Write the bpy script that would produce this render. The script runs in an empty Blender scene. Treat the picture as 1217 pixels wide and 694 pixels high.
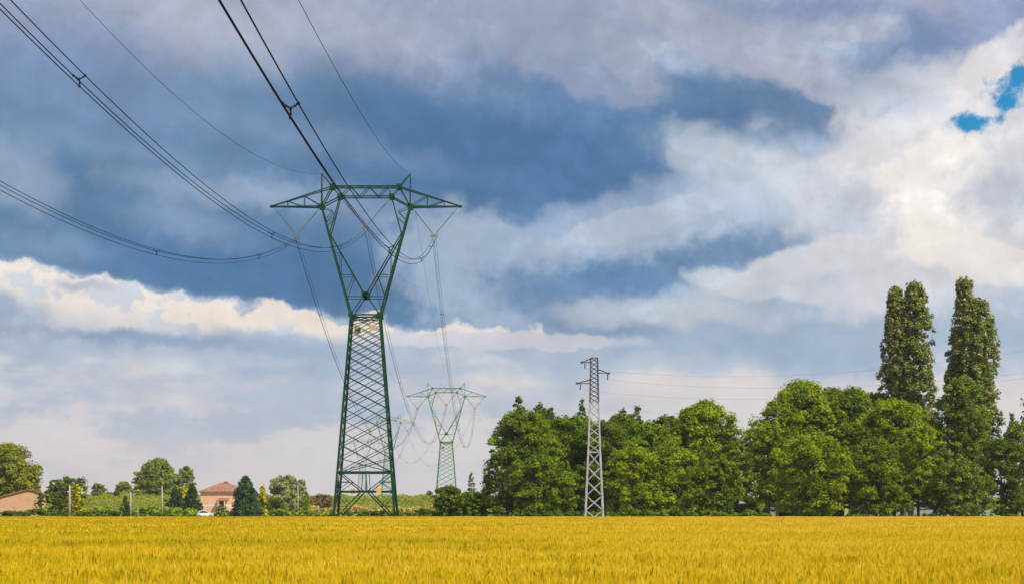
import bpy, math, random
import numpy as np
from mathutils import Vector, Matrix
R = math.radians
rng = np.random.default_rng(7)
random.seed(7)
SC = bpy.context.scene
COL = SC.collection
F = 2532.0; CX = 608.5; HZ = 605.0; EYE = 1.7      # focal length in photo pixels, horizon row, eye height

# ------------------------------------------------------------------ camera
cam_d = bpy.data.cameras.new('camera'); cam = bpy.data.objects.new('camera', cam_d); COL.objects.link(cam)
cam.location = (0, 0, EYE); cam.rotation_euler = (R(90), 0, 0)
cam_d.sensor_width = 36; cam_d.lens = F/1217*36
cam_d.shift_y = (HZ-347)/1217; cam_d.clip_start = 0.1; cam_d.clip_end = 20000
SC.camera = cam
SC.view_settings.view_transform = 'Standard'; SC.view_settings.look = 'None'
SC.view_settings.exposure = 0; SC.view_settings.gamma = 1
SC.render.resolution_x = 1024; SC.render.resolution_y = 583

# ------------------------------------------------------------------ light
SUN_ROT = R(135)      # direction of the sun: to the right and behind the camera
SUN_EL = R(47)
sd = Vector((math.cos(SUN_EL)*math.sin(R(132)), math.cos(SUN_EL)*math.cos(R(132)), math.sin(SUN_EL)))
sun_d = bpy.data.lights.new('sun', 'SUN'); sun = bpy.data.objects.new('sun', sun_d); COL.objects.link(sun)
sun_d.energy = 5.0; sun_d.angle = R(0.5); sun_d.color = (1.0, 0.93, 0.82)
sun.rotation_euler = sd.to_track_quat('Z', 'Y').to_euler(); sun.location = (0, 0, 80)

# ------------------------------------------------------------------ sky
W = bpy.data.worlds.new('World'); SC.world = W; W.use_nodes = True
nt = W.node_tree; nt.nodes.clear()
def srgb(r, g, b):
    f = lambda c: (c/255/12.92) if c/255 <= .04045 else ((c/255+.055)/1.055)**2.4
    return (f(r), f(g), f(b))
class X:
    """tiny expression wrapper over math nodes"""
    def __init__(s, sock): s.s = sock
    @staticmethod
    def op(o, *a, clamp=False):
        n = nt.nodes.new('ShaderNodeMath'); n.operation = o; n.use_clamp = clamp
        for i, v in enumerate(a):
            if isinstance(v, X): nt.links.new(v.s, n.inputs[i])
            else: n.inputs[i].default_value = v
        return X(n.outputs[0])
    def __add__(a, b): return X.op('ADD', a, b)
    __radd__ = __add__
    def __sub__(a, b): return X.op('SUBTRACT', a, b)
    def __rsub__(a, b): return X.op('SUBTRACT', b, a)
    def __mul__(a, b): return X.op('MULTIPLY', a, b)
    __rmul__ = __mul__
    def __truediv__(a, b): return X.op('DIVIDE', a, b)
def sstep(v, lo, hi, o0=0.0, o1=1.0):
    n = nt.nodes.new('ShaderNodeMapRange'); n.interpolation_type = 'SMOOTHSTEP'; n.clamp = True
    nt.links.new(v.s, n.inputs[0])
    if lo > hi: lo, hi, o0, o1 = hi, lo, o1, o0
    n.inputs[1].default_value = lo; n.inputs[2].default_value = hi
    n.inputs[3].default_value = o0; n.inputs[4].default_value = o1
    return X(n.outputs[0])
def vec(a, b, c=0.0):
    if c: a = a + c*13.7
    n = nt.nodes.new('ShaderNodeCombineXYZ')
    for i, v in enumerate((a, b, c)):
        if isinstance(v, X): nt.links.new(v.s, n.inputs[i])
        else: n.inputs[i].default_value = v
    return n.outputs[0]
def fbm(v, scale, detail=6, rough=.55, dist=0.0, lac=2.0):
    n = nt.nodes.new('ShaderNodeTexNoise'); n.noise_dimensions = '2D'
    nt.links.new(v, n.inputs['Vector']); n.inputs['Scale'].default_value = scale
    n.inputs['Detail'].default_value = detail; n.inputs['Roughness'].default_value = rough
    n.inputs['Distortion'].default_value = dist; n.inputs['Lacunarity'].default_value = lac
    return X(n.outputs['Fac']) - 0.5
def billow(v, scale):
    n = nt.nodes.new('ShaderNodeTexVoronoi'); n.feature = 'F1'; n.voronoi_dimensions = '2D'
    nt.links.new(v, n.inputs['Vector']); n.inputs['Scale'].default_value = scale
    n.inputs['Detail'].default_value = 2; n.inputs['Roughness'].default_value = .5; n.normalize = True
    return X(n.outputs['Distance']) - 0.45
def mixc(a, b, fac):
    n = nt.nodes.new('ShaderNodeMix'); n.data_type = 'RGBA'; n.clamp_factor = True
    fi, ai, bi = n.inputs[0], n.inputs[6], n.inputs[7]
    if isinstance(fac, X): nt.links.new(fac.s, fi)
    else: fi.default_value = fac
    for s, v in ((ai, a), (bi, b)):
        if isinstance(v, tuple): s.default_value = (*v, 1)
        else: nt.links.new(v, s)
    return n.outputs[2]
geo = nt.nodes.new('ShaderNodeTexCoord')
sep = nt.nodes.new('ShaderNodeSeparateXYZ'); nt.links.new(geo.outputs['Generated'], sep.inputs[0])
dx, dy, dz = X(sep.outputs[0]), X(sep.outputs[1]), X(sep.outputs[2])
# azimuth and elevation of the sky direction, in units of 100/2532 rad (about 2.26 degrees)
A = X.op('ARCTAN2', dx, dy)*(F/100)*1.012 + CX/100
E_ = HZ/100 - X.op('ARCSINE', dz)*(F/100)*1.015
P0 = vec(A, E_)
Pflat = vec(A*0.32, E_*1.0, 3.7)
# domain warp
w1 = fbm(P0, .55, 5, .55); w2 = fbm(vec(A, E_, 9.1), .55, 5, .55)
w3 = fbm(vec(A, E_, 4.1), 2.2, 6, .6); w4 = fbm(vec(A, E_, 6.3), 2.2, 6, .6)
U = A + w1*.9 + w3*.34
V = E_ + w2*.6 + w4*.30
U2 = A + w3*.24; V2 = E_ + w4*.20
nb = fbm(vec(A*0.75, E_, 1.0), 1.1, 9, .58)            # broad cloud body noise
nf = fbm(vec(A, E_, 2.0), 3.2, 8, .6)
ns = fbm(Pflat, 1.3, 8, .55)                           # stretched, stratus
bl = billow(vec(U2, V2*1.15, 5.0), 1.35)
bl2 = billow(vec(U2, V2*1.1, 8.0), 3.4)
WARP = vec(U, V); SHARP = vec(U2, V2)
def scale_col(c, f):
    n = nt.nodes.new('ShaderNodeVectorMath'); n.operation = 'SCALE'
    nt.links.new(c, n.inputs[0])
    if isinstance(f, X): nt.links.new(f.s, n.inputs['Scale'])
    else: n.inputs['Scale'].default_value = f
    return n.outputs[0]
def ell(cx, cy, a, b, rot=0, soft=.5, nz=None, namp=0.0, sharp=False, al=1.0):
    m = nt.nodes.new('ShaderNodeMapping'); m.vector_type = 'TEXTURE'
    nt.links.new(SHARP if sharp else WARP, m.inputs[0])
    m.inputs['Location'].default_value = (cx/100, cy/100, 0)
    m.inputs['Rotation'].default_value = (0, 0, R(rot)); m.inputs['Scale'].default_value = (a/100, b/100, 1)
    l = nt.nodes.new('ShaderNodeVectorMath'); l.operation = 'LENGTH'; nt.links.new(m.outputs[0], l.inputs[0])
    d = X(l.outputs['Value'])
    if nz is not None: d = X.op('MULTIPLY_ADD', nz, namp, d)
    return sstep(d, 1-soft, 1+soft, al, 0.0)
def put(c, al, *args, **kw):
    global col
    col = mixc(col, srgb(*c), ell(*args, al=al, **kw))
def banner(cx, cy, a, b, rot, c1, al, nz=.7, soft=.28):
    global col
    col = mixc(col, srgb(*c1), ell(cx, cy, a, b, rot, soft*.75, mx, nz, True, al))
mx = bl + nf*.9                                        # billowed edge noise
h = sstep(V + nb*.5, 5.5, 3.7)
col = mixc(srgb(220, 216, 217), srgb(166, 184, 208), h)
put((227, 212, 207), .6, 110, 565, 260, 50, 0, .9)
put((225, 216, 214), .6, 600, 510, 200, 50, 0, .9)
# low stratus streaks
col = mixc(col, srgb(176, 190, 210), X.op('MULTIPLY', sstep(ns + nf*.3, -.04, .10), sstep(E_, 6.0, 4.9, 0, .8)))
col = mixc(col, srgb(216, 215, 219), X.op('MULTIPLY', sstep(ns, .0, -.12), sstep(E_, 5.8, 4.8, 0, .8)))
# the dark slab
slab_low = 3.03 + A*.165 + X.op('ABSOLUTE', A - 1.1)*-.02 + sstep(A, 4.4, 7.2, 0, -.2)
lowedge = sstep(E_ + w4*.22 + bl*.30 - slab_low, .07, -.05)
def slab(c, al, *args):
    global col
    col = mixc(col, srgb(*c), lowedge*ell(*args, al=al))
slab((106, 138, 174), .97, 290, 235, 500, 190, 5, .4)
slab((90, 127, 166), .8, 230, 262, 380, 90, 8, .55)
put((70, 113, 157), .95, 610, 170, 230, 78, 0, .55)
put((84, 124, 166), .85, 880, 122, 210, 30, 4, .6)
put((84, 122, 163), .7, 470, 120, 190, 60, 8, .7)
slab((74, 116, 159), .85, 330, 325, 260, 40, 9, .6)
slab((88, 128, 168), .9, 560, 376, 200, 26, 3, .6)
# top mauve deck
col = mixc(col, srgb(154, 166, 192), sstep(V + nb*.7, 1.25, .1, 0, .92))
put((122, 140, 176), .7, 50, 75, 170, 45, 20, .8)
put((180, 183, 200), .75, 240, 28, 160, 34, 12, .8)
put((118, 147, 184), .7, 150, 120, 210, 30, 10, .8)
put((172, 176, 197), .6, 480, 60, 130, 30, 25, .7)
# pale wisps in the slab
put((152, 172, 199), .85, 10, 215, 52, 40, 20, .6, nf, .8)
put((154, 174, 200), .85, 300, 226, 140, 16, 3, .8, nf, 1.4)
put((124, 150, 184), .6, 380, 165, 170, 12, 12, .9, nf, 1.8)
put((128, 154, 187), .6, 130, 180, 140, 14, 10, .9, nf, 1.8)
put((138, 162, 194), .75, 215, 262, 70, 22, 12, .8, nf, 1.6)
put((132, 158, 190), .6, 60, 290, 60, 14, 5, .8, nf, 1.6)
put((134, 158, 190), .55, 440, 240, 80, 22, 5, .9, nf, 1.0)
# puff right of the tower
banner(565, 325, 95, 62, 25, (160, 180, 204), .92, .9, .4)
banner(585, 300, 60, 40, 25, (176, 192, 212), .7, .8, .5)
# body of cloud on the right
put((172, 188, 210), .92, 870, 290, 270, 78, -10, .4, mx, .5)
put((98, 132, 172), .9, 790, 126, 240, 36, 6, .85, nf, .9)
put((80, 121, 164), .9, 720, 185, 140, 46, -8, .6, nf, .8)
put((110, 144, 182), .9, 800, 312, 190, 26, -7, .6, nf, .9)
put((88, 127, 170), .7, 700, 332, 110, 20, -12, .7, nf, .9)
put((112, 146, 184), .8, 690, 355, 90, 30, 10, .7, nf, .9)
put((158, 178, 203), .7, 690, 262, 130, 24, -18, .6, mx, .8)
# long banners with a crisp lit edge
banner(650, 36, 150, 46, 28, (158, 169, 194), .7)
banner(745, 74, 46, 18, 42, (172, 180, 202), .45)
banner(920, 72, 190, 24, 22, (172, 177, 197), .85)
banner(990, 105, 80, 14, 18, (186, 189, 206), .6)
put((112, 138, 180), .9, 1100, 60, 95, 24, -22, .7, nf, 1.0)
put((126, 145, 184), .6, 1010, 18, 140, 16, 4, .8, nf, 1.0)
put((146, 160, 192), .8, 1195, 30, 90, 36, 0, .8, nf, .6)
put((176, 180, 200), .7, 1090, 18, 60, 14, 10, .7, nf, 1.0)
# mid billows
banner(900, 212, 115, 34, 22, (186, 198, 213), .85, .9, .5)
banner(870, 184, 62, 12, 12, (198, 206, 219), .6, .9, .5)
banner(955, 222, 48, 26, 45, (205, 210, 219), .7, .9, .4)
banner(760, 262, 100, 15, -15, (190, 201, 215), .6, .9)
put((90, 128, 168), .85, 752, 168, 34, 26, 0, .6)
# bright mass on the right
banner(1150, 260, 170, 160, 0, (218, 219, 225), .97, .6, .3)
banner(1105, 235, 70, 65, 0, (250, 243, 237), .9, .9)
banner(1150, 305, 90, 24, 22, (246, 239, 232), .8, .9)
banner(1060, 165, 80, 22, -32, (222, 221, 226), .85, .9)
banner(1165, 105, 60, 26, -45, (228, 224, 227), .85, .9)
put((182, 190, 208), .75, 1185, 245, 46, 30, 0, .8, nf, 1.2)
put((186, 194, 210), .75, 1015, 265, 50, 46, 30, .7, nf, 1.2)
put((178, 188, 208), .6, 1060, 120, 60, 20, 10, .8, nf, 1.2)
# lower shelves
banner(970, 308, 95, 18, -14, (216, 217, 221), .85, .9)
banner(905, 338, 80, 16, 8, (208, 212, 219), .8, .9)
put((160, 182, 207), .85, 940, 410, 270, 24, -3, .5, ns, 1.4)
put((196, 204, 215), .8, 800, 368, 110, 16, 4, .6, mx, .9)
put((166, 187, 210), .75, 1185, 390, 70, 40, 0, .7, ns, 1.2)
put((224, 216, 212), .75, 1000, 468, 420, 24, 0, .5, ns, 1.4)
put((190, 201, 215), .6, 800, 432, 120, 10, 0, .8, ns, 1.4)
# cream cumulus under the slab
depth = E_ - slab_low
cu = sstep(depth + w4*.30 + nb*.25 + bl*.62 + bl2*.16, -.05, .04)
cub = sstep(E_ + ns*.35, 4.14, 3.86)
cum = cu*cub*sstep(A + nb*.4, 7.4, 6.2)
col = mixc(col, srgb(204, 208, 217), cum*.96)
col = mixc(col, srgb(243, 232, 220), cum*sstep(mx + nb*.9, .06, -.14)*sstep(depth + nb*.5, .75, .35)*.92)
col = mixc(col, srgb(236, 222, 209), cum*sstep(A, 2.6, 3.4)*sstep(depth + ns*.2, .45, .2)*.75)
put((150, 170, 198), .85, -5, 374, 46, 22, 12, .6, nf, 1.0)
put((176, 186, 207), .8, 78, 338, 24, 8, 0, .7, nf, 1.0)
put((136, 160, 192), .85, 170, 406, 190, 8, 2, .8, ns, 1.8)
put((150, 171, 199), .7, 330, 402, 70, 9, 4, .8, ns, 1.6)
put((158, 178, 204), .6, 300, 428, 160, 12, 3, .9, ns, 1.6)
banner(590, 402, 150, 9, 1, (206, 207, 217), .85, .7)
# crisp layered puffs over the whole middle sky
puff = sstep(mx + nb*1.6 + w3*.5, -.10, .10, -.5, .5)
pz = X.op('MULTIPLY', sstep(E_, 4.4, 3.7), sstep(A, 4.0, 6.2, .25, 1.0))
col = scale_col(col, 1.0 + puff*pz*.06)
# fine grain of light and shade over everything
col = scale_col(col, 1.0 + (nf*.26 + nb*.5)*sstep(E_, 5.6, 3.2, .25, 1.0))
# the rest of the dome fills with the same kind of cloud, broken by blue
sky = nt.nodes.new('ShaderNodeTexSky'); sky.sky_type = 'NISHITA'; sky.sun_disc = False
sky.sun_elevation = SUN_EL; sky.sun_rotation = R(132); sky.altitude = 20
blue = nt.nodes.new('ShaderNodeMix'); blue.data_type = 'RGBA'; blue.blend_type = 'MULTIPLY'
blue.inputs[0].default_value = 1; nt.links.new(sky.outputs[0], blue.inputs[6]); blue.inputs[7].default_value = (.10, .75, 1.1, 1)
holes = X.op('MAXIMUM', ell(1202, 114, 30, 15, -35, .7, nf, 4.5, True), ell(1156, 152, 26, 10, 0, .7, nf, 4.5, True))
away = sstep(X.op('ABSOLUTE', A-6.0), 9.0, 14.0)
holes = X.op('MAXIMUM', holes, away*sstep(nb, .10, .2))
ten = scale_col(col, 10.0)
final = mixc(ten, blue.outputs[2], holes)
bg = nt.nodes.new('ShaderNodeBackground'); bg.inputs[1].default_value = 0.1
nt.links.new(final, bg.inputs[0])
wo = nt.nodes.new('ShaderNodeOutputWorld'); nt.links.new(bg.outputs[0], wo.inputs[0])

# ------------------------------------------------------------------ helpers
def at(px, py, y):                         # photo pixel at depth y -> world point
    return Vector(((px-CX)*y/F, y, EYE + (HZ-py)*y/F))
def wx(px, y): return (px-CX)*y/F
def wz(py, y): return EYE + (HZ-py)*y/F
def tag(o, label=None, cat=None, group=None, kind=None):
    if label: o['label'] = label
    if cat: o['category'] = cat
    if group: o['group'] = group
    if kind: o['kind'] = kind
    return o
def empty(name, loc, label, cat, group=None, rz=0):
    o = bpy.data.objects.new(name, None); COL.objects.link(o)
    o.location = loc; o.rotation_euler = (0, 0, rz); o.empty_display_size = .2
    return tag(o, label, cat, group)
class MB:
    def __init__(s): s.v = []; s.f = []; s.m = []; s.mi = 0
    def add(s, vs, fs):
        o = len(s.v); s.v += [tuple(v) for v in vs]
        for f in fs: s.f.append(tuple(i+o for i in f)); s.m.append(s.mi)
    def box(s, x0, y0, z0, x1, y1, z1):
        s.add([(x0,y0,z0),(x1,y0,z0),(x1,y1,z0),(x0,y1,z0),(x0,y0,z1),(x1,y0,z1),(x1,y1,z1),(x0,y1,z1)],
              [(0,3,2,1),(4,5,6,7),(0,1,5,4),(1,2,6,5),(2,3,7,6),(3,0,4,7)])
    def bar(s, a, b, w=.1, h=None):
        """angle-iron like member: an L section from a to b"""
        a, b = Vector(a), Vector(b); d = b-a
        if d.length < 1e-6: return
        d.normalize(); h = h or w
        up = Vector((0,0,1)) if abs(d.z) < .95 else Vector((0,1,0))
        x = d.cross(up).normalized(); y = x.cross(d).normalized()
        t = w*.35
        prof = [(-w/2,-h/2),(w/2,-h/2),(w/2,-h/2+t),(-w/2+t,-h/2+t),(-w/2+t,h/2),(-w/2,h/2)]
        vs = [a + x*p + y*q for p, q in prof] + [b + x*p + y*q for p, q in prof]
        n = 6
        s.add(vs, [(i,(i+1)%n,(i+1)%n+n,i+n) for i in range(n)] + [(0,3,2,1),(0,5,4,3),(6,7,8,9),(6,9,10,11)])
    def tube(s, pts, r, n=6, caps=True):
        pts = [Vector(p) for p in pts]; k = len(pts)
        rs = r if isinstance(r, (list, tuple)) else [r]*k
        vs = []; fs = []
        px = None
        for i, p in enumerate(pts):
            d = (pts[min(i+1,k-1)] - pts[max(i-1,0)]).normalized()
            ref = px if px is not None else (Vector((1,0,0)) if abs(d.x) < .9 else Vector((0,1,0)))
            y = d.cross(ref).normalized(); x = y.cross(d).normalized(); px = x
            for j in range(n):
                a = 2*math.pi*j/n
                vs.append(p + (x*math.cos(a) + y*math.sin(a))*rs[i])
        for i in range(k-1):
            for j in range(n):
                fs.append((i*n+j, i*n+(j+1)%n, (i+1)*n+(j+1)%n, (i+1)*n+j))
        if caps: fs.append(tuple(range(n))[::-1]); fs.append(tuple((k-1)*n+j for j in range(n)))
        s.add(vs, fs)
    def ball(s, c, r, nu=8, nv=5):
        c = Vector(c); r = (r,r,r) if not hasattr(r, '__len__') else r
        vs = []; fs = []
        for i in range(nv+1):
            t = math.pi*i/nv
            for j in range(nu):
                a = 2*math.pi*j/nu
                vs.append((c.x+r[0]*math.sin(t)*math.cos(a), c.y+r[1]*math.sin(t)*math.sin(a), c.z+r[2]*math.cos(t)))
        for i in range(nv):
            for j in range(nu): fs.append((i*nu+j, (i+1)*nu+j, (i+1)*nu+(j+1)%nu, i*nu+(j+1)%nu))
        s.add(vs, fs)
    def build(s, name, mat, parent=None, smooth=False, label=None):
        me = bpy.data.meshes.new(name); me.from_pydata(s.v, [], s.f)
        for m in (mat if isinstance(mat, (list, tuple)) else [mat]): me.materials.append(m)
        if isinstance(mat, (list, tuple)): me.polygons.foreach_set('material_index', s.m)
        if smooth: me.polygons.foreach_set('use_smooth', [True]*len(me.polygons))
        me.update()
        o = bpy.data.objects.new(name, me); COL.objects.link(o)
        if parent is not None: o.parent = parent
        if label: o['label'] = label
        return o
# ------------------------------------------------------------------ materials
def mat_base(name):
    m = bpy.data.materials.new(name); m.use_nodes = True
    t = m.node_tree; return m, t, t.nodes['Principled BSDF']
def mat(name, c, rough=.7, metal=0.0, spec=.4, var=.0, scale=3.0, c2=None, bump=0.0, detail=5):
    m, t, p = mat_base(name)
    p.inputs['Base Color'].default_value = (*c, 1); p.inputs['Roughness'].default_value = rough
    p.inputs['Metallic'].default_value = metal; p.inputs['Specular IOR Level'].default_value = spec
    if var or c2:
        g = t.nodes.new('ShaderNodeNewGeometry'); n = t.nodes.new('ShaderNodeTexNoise')
        t.links.new(g.outputs['Position'], n.inputs['Vector']); n.inputs['Scale'].default_value = scale
        n.inputs['Detail'].default_value = detail; n.inputs['Roughness'].default_value = .6
        r = t.nodes.new('ShaderNodeValToRGB'); e = r.color_ramp.elements
        e[0].position = .32; e[1].position = .68
        e[0].color = (*(c2 or tuple(x*(1-var) for x in c)), 1); e[1].color = (*tuple(min(1, x*(1+var)) for x in c), 1)
        t.links.new(n.outputs['Fac'], r.inputs[0]); t.links.new(r.outputs[0], p.inputs['Base Color'])
        if bump:
            b = t.nodes.new('ShaderNodeBump'); b.inputs['Strength'].default_value = bump
            t.links.new(n.outputs['Fac'], b.inputs['Height']); t.links.new(b.outputs[0], p.inputs['Normal'])
    return m
def leafmat(name, dark, light, trans=.3, rough=.6, spec=.14):
    light = (light[0]*1.62, light[1]*1.5, light[2]*.9); dark = tuple(c*.9 for c in dark)
    """leaf colour varies from clump to clump and leaf to leaf through the 'tint' attribute"""
    m, t, p = mat_base(name)
    a = t.nodes.new('ShaderNodeAttribute'); a.attribute_name = 'tint'
    r = t.nodes.new('ShaderNodeValToRGB'); e = r.color_ramp.elements
    e[0].position = 0; e[1].position = 1; e[0].color = (*dark, 1); e[1].color = (*light, 1)
    t.links.new(a.outputs['Fac'], r.inputs[0]); t.links.new(r.outputs[0], p.inputs['Base Color'])
    p.inputs['Roughness'].default_value = rough; p.inputs['Specular IOR Level'].default_value = spec
    tr = t.nodes.new('ShaderNodeBsdfTranslucent')
    hs = t.nodes.new('ShaderNodeMix'); hs.data_type = 'RGBA'; hs.blend_type = 'MULTIPLY'; hs.inputs[0].default_value = 1
    hs.inputs[7].default_value = (1.25, 1.15, .5, 1); t.links.new(r.outputs[0], hs.inputs[6])
    t.links.new(hs.outputs[2], tr.inputs[0])
    mx_ = t.nodes.new('ShaderNodeMixShader'); mx_.inputs[0].default_value = trans
    t.links.new(p.outputs[0], mx_.inputs[1]); t.links.new(tr.outputs[0], mx_.inputs[2])
    t.links.new(mx_.outputs[0], t.nodes['Material Output'].inputs[0])
    return m
M = {}
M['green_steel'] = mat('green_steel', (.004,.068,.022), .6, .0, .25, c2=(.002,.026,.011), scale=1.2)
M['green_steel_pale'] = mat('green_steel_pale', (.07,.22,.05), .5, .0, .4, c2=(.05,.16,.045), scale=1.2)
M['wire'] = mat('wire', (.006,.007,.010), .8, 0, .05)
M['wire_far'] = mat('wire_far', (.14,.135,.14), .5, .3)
M['spacer'] = mat('spacer', (.012,.012,.014), .6)
M['insulator'] = mat('insulator', (.21,.16,.11), .35, 0, .5, var=.2)
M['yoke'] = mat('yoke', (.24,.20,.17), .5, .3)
M['plate_yellow'] = mat('plate_yellow', (.82,.52,.01), .5, c2=(.7,.40,.01), scale=6)
M['plate_pale'] = mat('plate_pale', (.62,.45,.20), .6, c2=(.5,.36,.16), scale=6)
M['galv'] = mat('galvanised_steel', (.52,.53,.51), .55, .1, .5, c2=(.30,.31,.30), scale=1.5)
M['mast_dark'] = mat('dark_mast_steel', (.055,.042,.036), .7, .1, c2=(.09,.075,.06), scale=1.5)  # dark brown-grey tone for the small mast's upper section, arms and insulators
M['concrete'] = mat('concrete_pole', (.42,.38,.31), .9, var=.15, scale=2)
M['bark'] = mat('bark', (.10,.075,.055), .95, var=.35, scale=4, bump=.5)
M['bark_pale'] = mat('bark_pale', (.26,.22,.17), .9, var=.3, scale=4)
# ------------------------------------------------------------------ pylons of the main line
PXM = 260/F        # metres per photo pixel at the first pylon
def pylon(cx_px, y, waist_z, label, steel, s=1.0, lad=True, plates=True, far=False, tw=1.0):
    """delta pylon; head geometry in metres about the waist, body reaches down to the ground"""
    k = PXM*s
    root = empty('transmission_pylon', (wx(cx_px, y), y, 0), label, 'pylon', 'lattice pylons of the high voltage line')
    def P(px, py, d): return Vector(((px-435)*k, d*s, waist_z + (375-py)*k))
    wz0 = waist_z
    q = tw
    base_hw = 1.72*s + (3.75-1.72)*s*(wz0/25.3/s if not far else wz0/25.3/s)
    def hw(z): return (base_hw + (1.74*s-base_hw)*z/wz0)
    def corner(sx, sy, z): h_ = hw(z); return Vector((sx*h_, sy*h_*.97, z))
    # the four legs
    for sx, sy in ((-1,-1),(1,-1),(-1,1),(1,1)):
        b = MB(); b.bar(corner(sx,sy,0), corner(sx,sy,wz0), .24*q); 
        b.box(*(corner(sx,sy,0)-Vector((.45,.45,.3))), *(corner(sx,sy,0)+Vector((.45,.45,.25))))
        b.build('leg', steel, root)
    zb1 = wz0 - (561-375)*k if not far else wz0*.245
    zb2 = zb1*(583.7-621.5)/(561-621.5) if True else 0
    # lattice of the body
    b = MB()
    z = wz0; zs = [z]
    while z > zb1 + .3:
        z -= .56*hw(z); zs.append(z)
    n = len(zs)-1
    f = (wz0-zb1)/(wz0-zs[-1]); zs = [wz0-(wz0-a)*f for a in zs]
    faces = [((-1,-1),(1,-1)),((1,-1),(1,1)),((1,1),(-1,1)),((-1,1),(-1,-1))]
    for (a, c) in faces:
        for i in range(n-1):
            j = i+2
            if j > n: continue
            b.bar(corner(*a,zs[i]), corner(*c,zs[j]), .085*q); b.bar(corner(*c,zs[i]), corner(*a,zs[j]), .085*q)
        b.bar(corner(*a,zs[0]), corner(*c,zs[1]), .085*q); b.bar(corner(*c,zs[0]), corner(*a,zs[1]), .085*q)
        b.bar(corner(*a,zs[n-1]), corner(*c,zs[n]), .085*q); b.bar(corner(*c,zs[n-1]), corner(*a,zs[n]), .085*q)
    b.build('body_lattice', steel, root)
    # base bracing
    b = MB()
    for (a, c) in faces:
        A1, C1, A2, C2 = corner(*a,zb1), corner(*c,zb1), corner(*a,zb2), corner(*c,zb2)
        mid = (A2+C2)/2; tm = (A1+C1)/2; ex = (C2-A2).normalized()
        b.bar(A1, C1, .17*q, .24*q); b.bar(A2, C2, .15*q, .22*q)
        for E1, E2, sg in ((A1, A2, -1), (C1, C2, 1)):
            m0 = mid + ex*.35*sg*s
            b.bar(E1, m0, .12*q); b.bar(tm+ex*.18*sg*s, mid+ex*.3*sg*s, .09*q)
            foot = corner(*(a if sg < 0 else c), .35)
            b.bar(m0, foot, .15*q)
            lh = corner(*(a if sg < 0 else c), (zb1+zb2)/2); h1 = (E1+m0)/2
            b.bar(lh, h1, .07*q); b.bar(h1, E2, .07*q)
            ll = corner(*(a if sg < 0 else c), (zb2)*.52); h2 = m0.lerp(foot, .5)
            b.bar(ll, h2, .07*q); b.bar(h2, E2, .07*q)
    b.build('base_bracing', steel, root)
    b = MB()
    for (a, c) in faces:
        b.bar(corner(*a,wz0), corner(*c,wz0), .2*q); b.bar(corner(*a,wz0-.35), corner(*c,wz0-.35), .12*q)
    for sx in (-1, 1):
        for sy in (-1, 1):
            p = corner(sx, sy, wz0); b.box(p.x-.3, p.y-.08, p.z-.3, p.x+.3, p.y+.08, p.z+.3)
    b.build('waist_frame', steel, root)
    # window arms (the V of the delta), depth tapers upwards
    wd, ud = 1.69, .8
    def mir(px, sx): return 435 + sx*(435-px) if sx > 0 else px
    for sx in (-1, 1):
        b = MB()
        def Q(px, py, d): return P(mir(px, sx), py, d)
        for sy in (-1, 1):
            def dep(py): return sy*(wd + (ud-wd)*(375-py)/(375-246))
            def N(px, py): return Q(px, py, dep(py))
            b.bar(N(417.5,375), N(382.3,246), .21*q)               # outer chord
            b.bar(N(434.2,351.3), N(391.5,277), .16*q)             # inner chord
            b.bar(N(417.5,375), N(434.2,351.3), .13*q)
            b.bar(N(392.0,281), N(404.4,235), .13*q)               # upper inner chord
            b.bar(N(382.3,246), N(396.4,252), .07*q); b.bar(N(396.4,252), N(386.5,263), .07*q)
            b.bar(N(399,258), N(388,267), .07*q)
            b.bar(N(399.3,302), N(405,302), .07*q); b.bar(N(405,302), N(405,329), .07*q)
            b.bar(N(406.5,328), N(421,328), .07*q); b.bar(N(421,328), N(412,353), .07*q)
            b.bar(N(411.8,353.5), N(434.2,353.5), .08*q)
        def D(px, py, w=.06):
            dd = wd + (ud-wd)*(375-py)/(375-246)
            b.bar(Q(px,py,-dd), Q(px,py,dd), w*q)
        for px, py in ((417.5,375),(411.8,353.5),(434.2,351.3),(405,329),(399.3,308),(392,280),(387,263)): D(px, py)
        prev = None
        pts = [(417.5,375),(411.8,353.5),(404.9,329),(398.6,306),(391,278),(386.5,262),(382.3,246)]
        for i in range(len(pts)-1):
            d0 = wd+(ud-wd)*(375-pts[i][1])/129; d1 = wd+(ud-wd)*(375-pts[i+1][1])/129
            g = 1 if i % 2 else -1
            b.bar(Q(*pts[i], d0*g), Q(*pts[i+1], -d1*g), .07*q)
        for sy in (-1, 1):
            p = Q(434.2, 351.3, sy*(wd+(ud-wd)*24/129)); b.box(p.x-.35*s, p.y-.06, p.z-.35*s, p.x+.35*s, p.y+.06, p.z+.35*s)
        b.build('window_arm', steel, root)
    # bridge beam over the window
    b = MB()
    tp = [395.3, 415, 434.7, 454, 474.1]; bt = [404.4, 424.5, 445, 463.9+1]
    for sy in (-1, 1):
        d = sy*ud
        b.bar(P(395.3,222.3,d), P(474.7,222.3,d), .17*q); b.bar(P(404.4,234.2,d), P(465.6,234.2,d), .15*q)
        zz = [(395.3,222.3),(404.4,234.2),(417,222.3),(428,234.2),(439,222.3),(450,234.2),(461,222.3),(465.6,234.2),(474.7,222.3)]
        for i in range(len(zz)-1): b.bar(P(*zz[i],d), P(*zz[i+1],d), .09*q)
        for sx in (-1, 1):
            def Q(px, py): return P(mir(px, sx), py, d)
            b.bar(Q(382.3,246), Q(395.3,222.5), .14*q); b.bar(Q(382.3,246), Q(404.4,234.4), .14*q)
            for px, py in ((395.3,222.5),(404.4,234.2),(382.3,246)):
                p = Q(px, py); r_ = .30*s; b.box(p.x-r_, p.y-.07, p.z-r_, p.x+r_, p.y+.07, p.z+r_)
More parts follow.
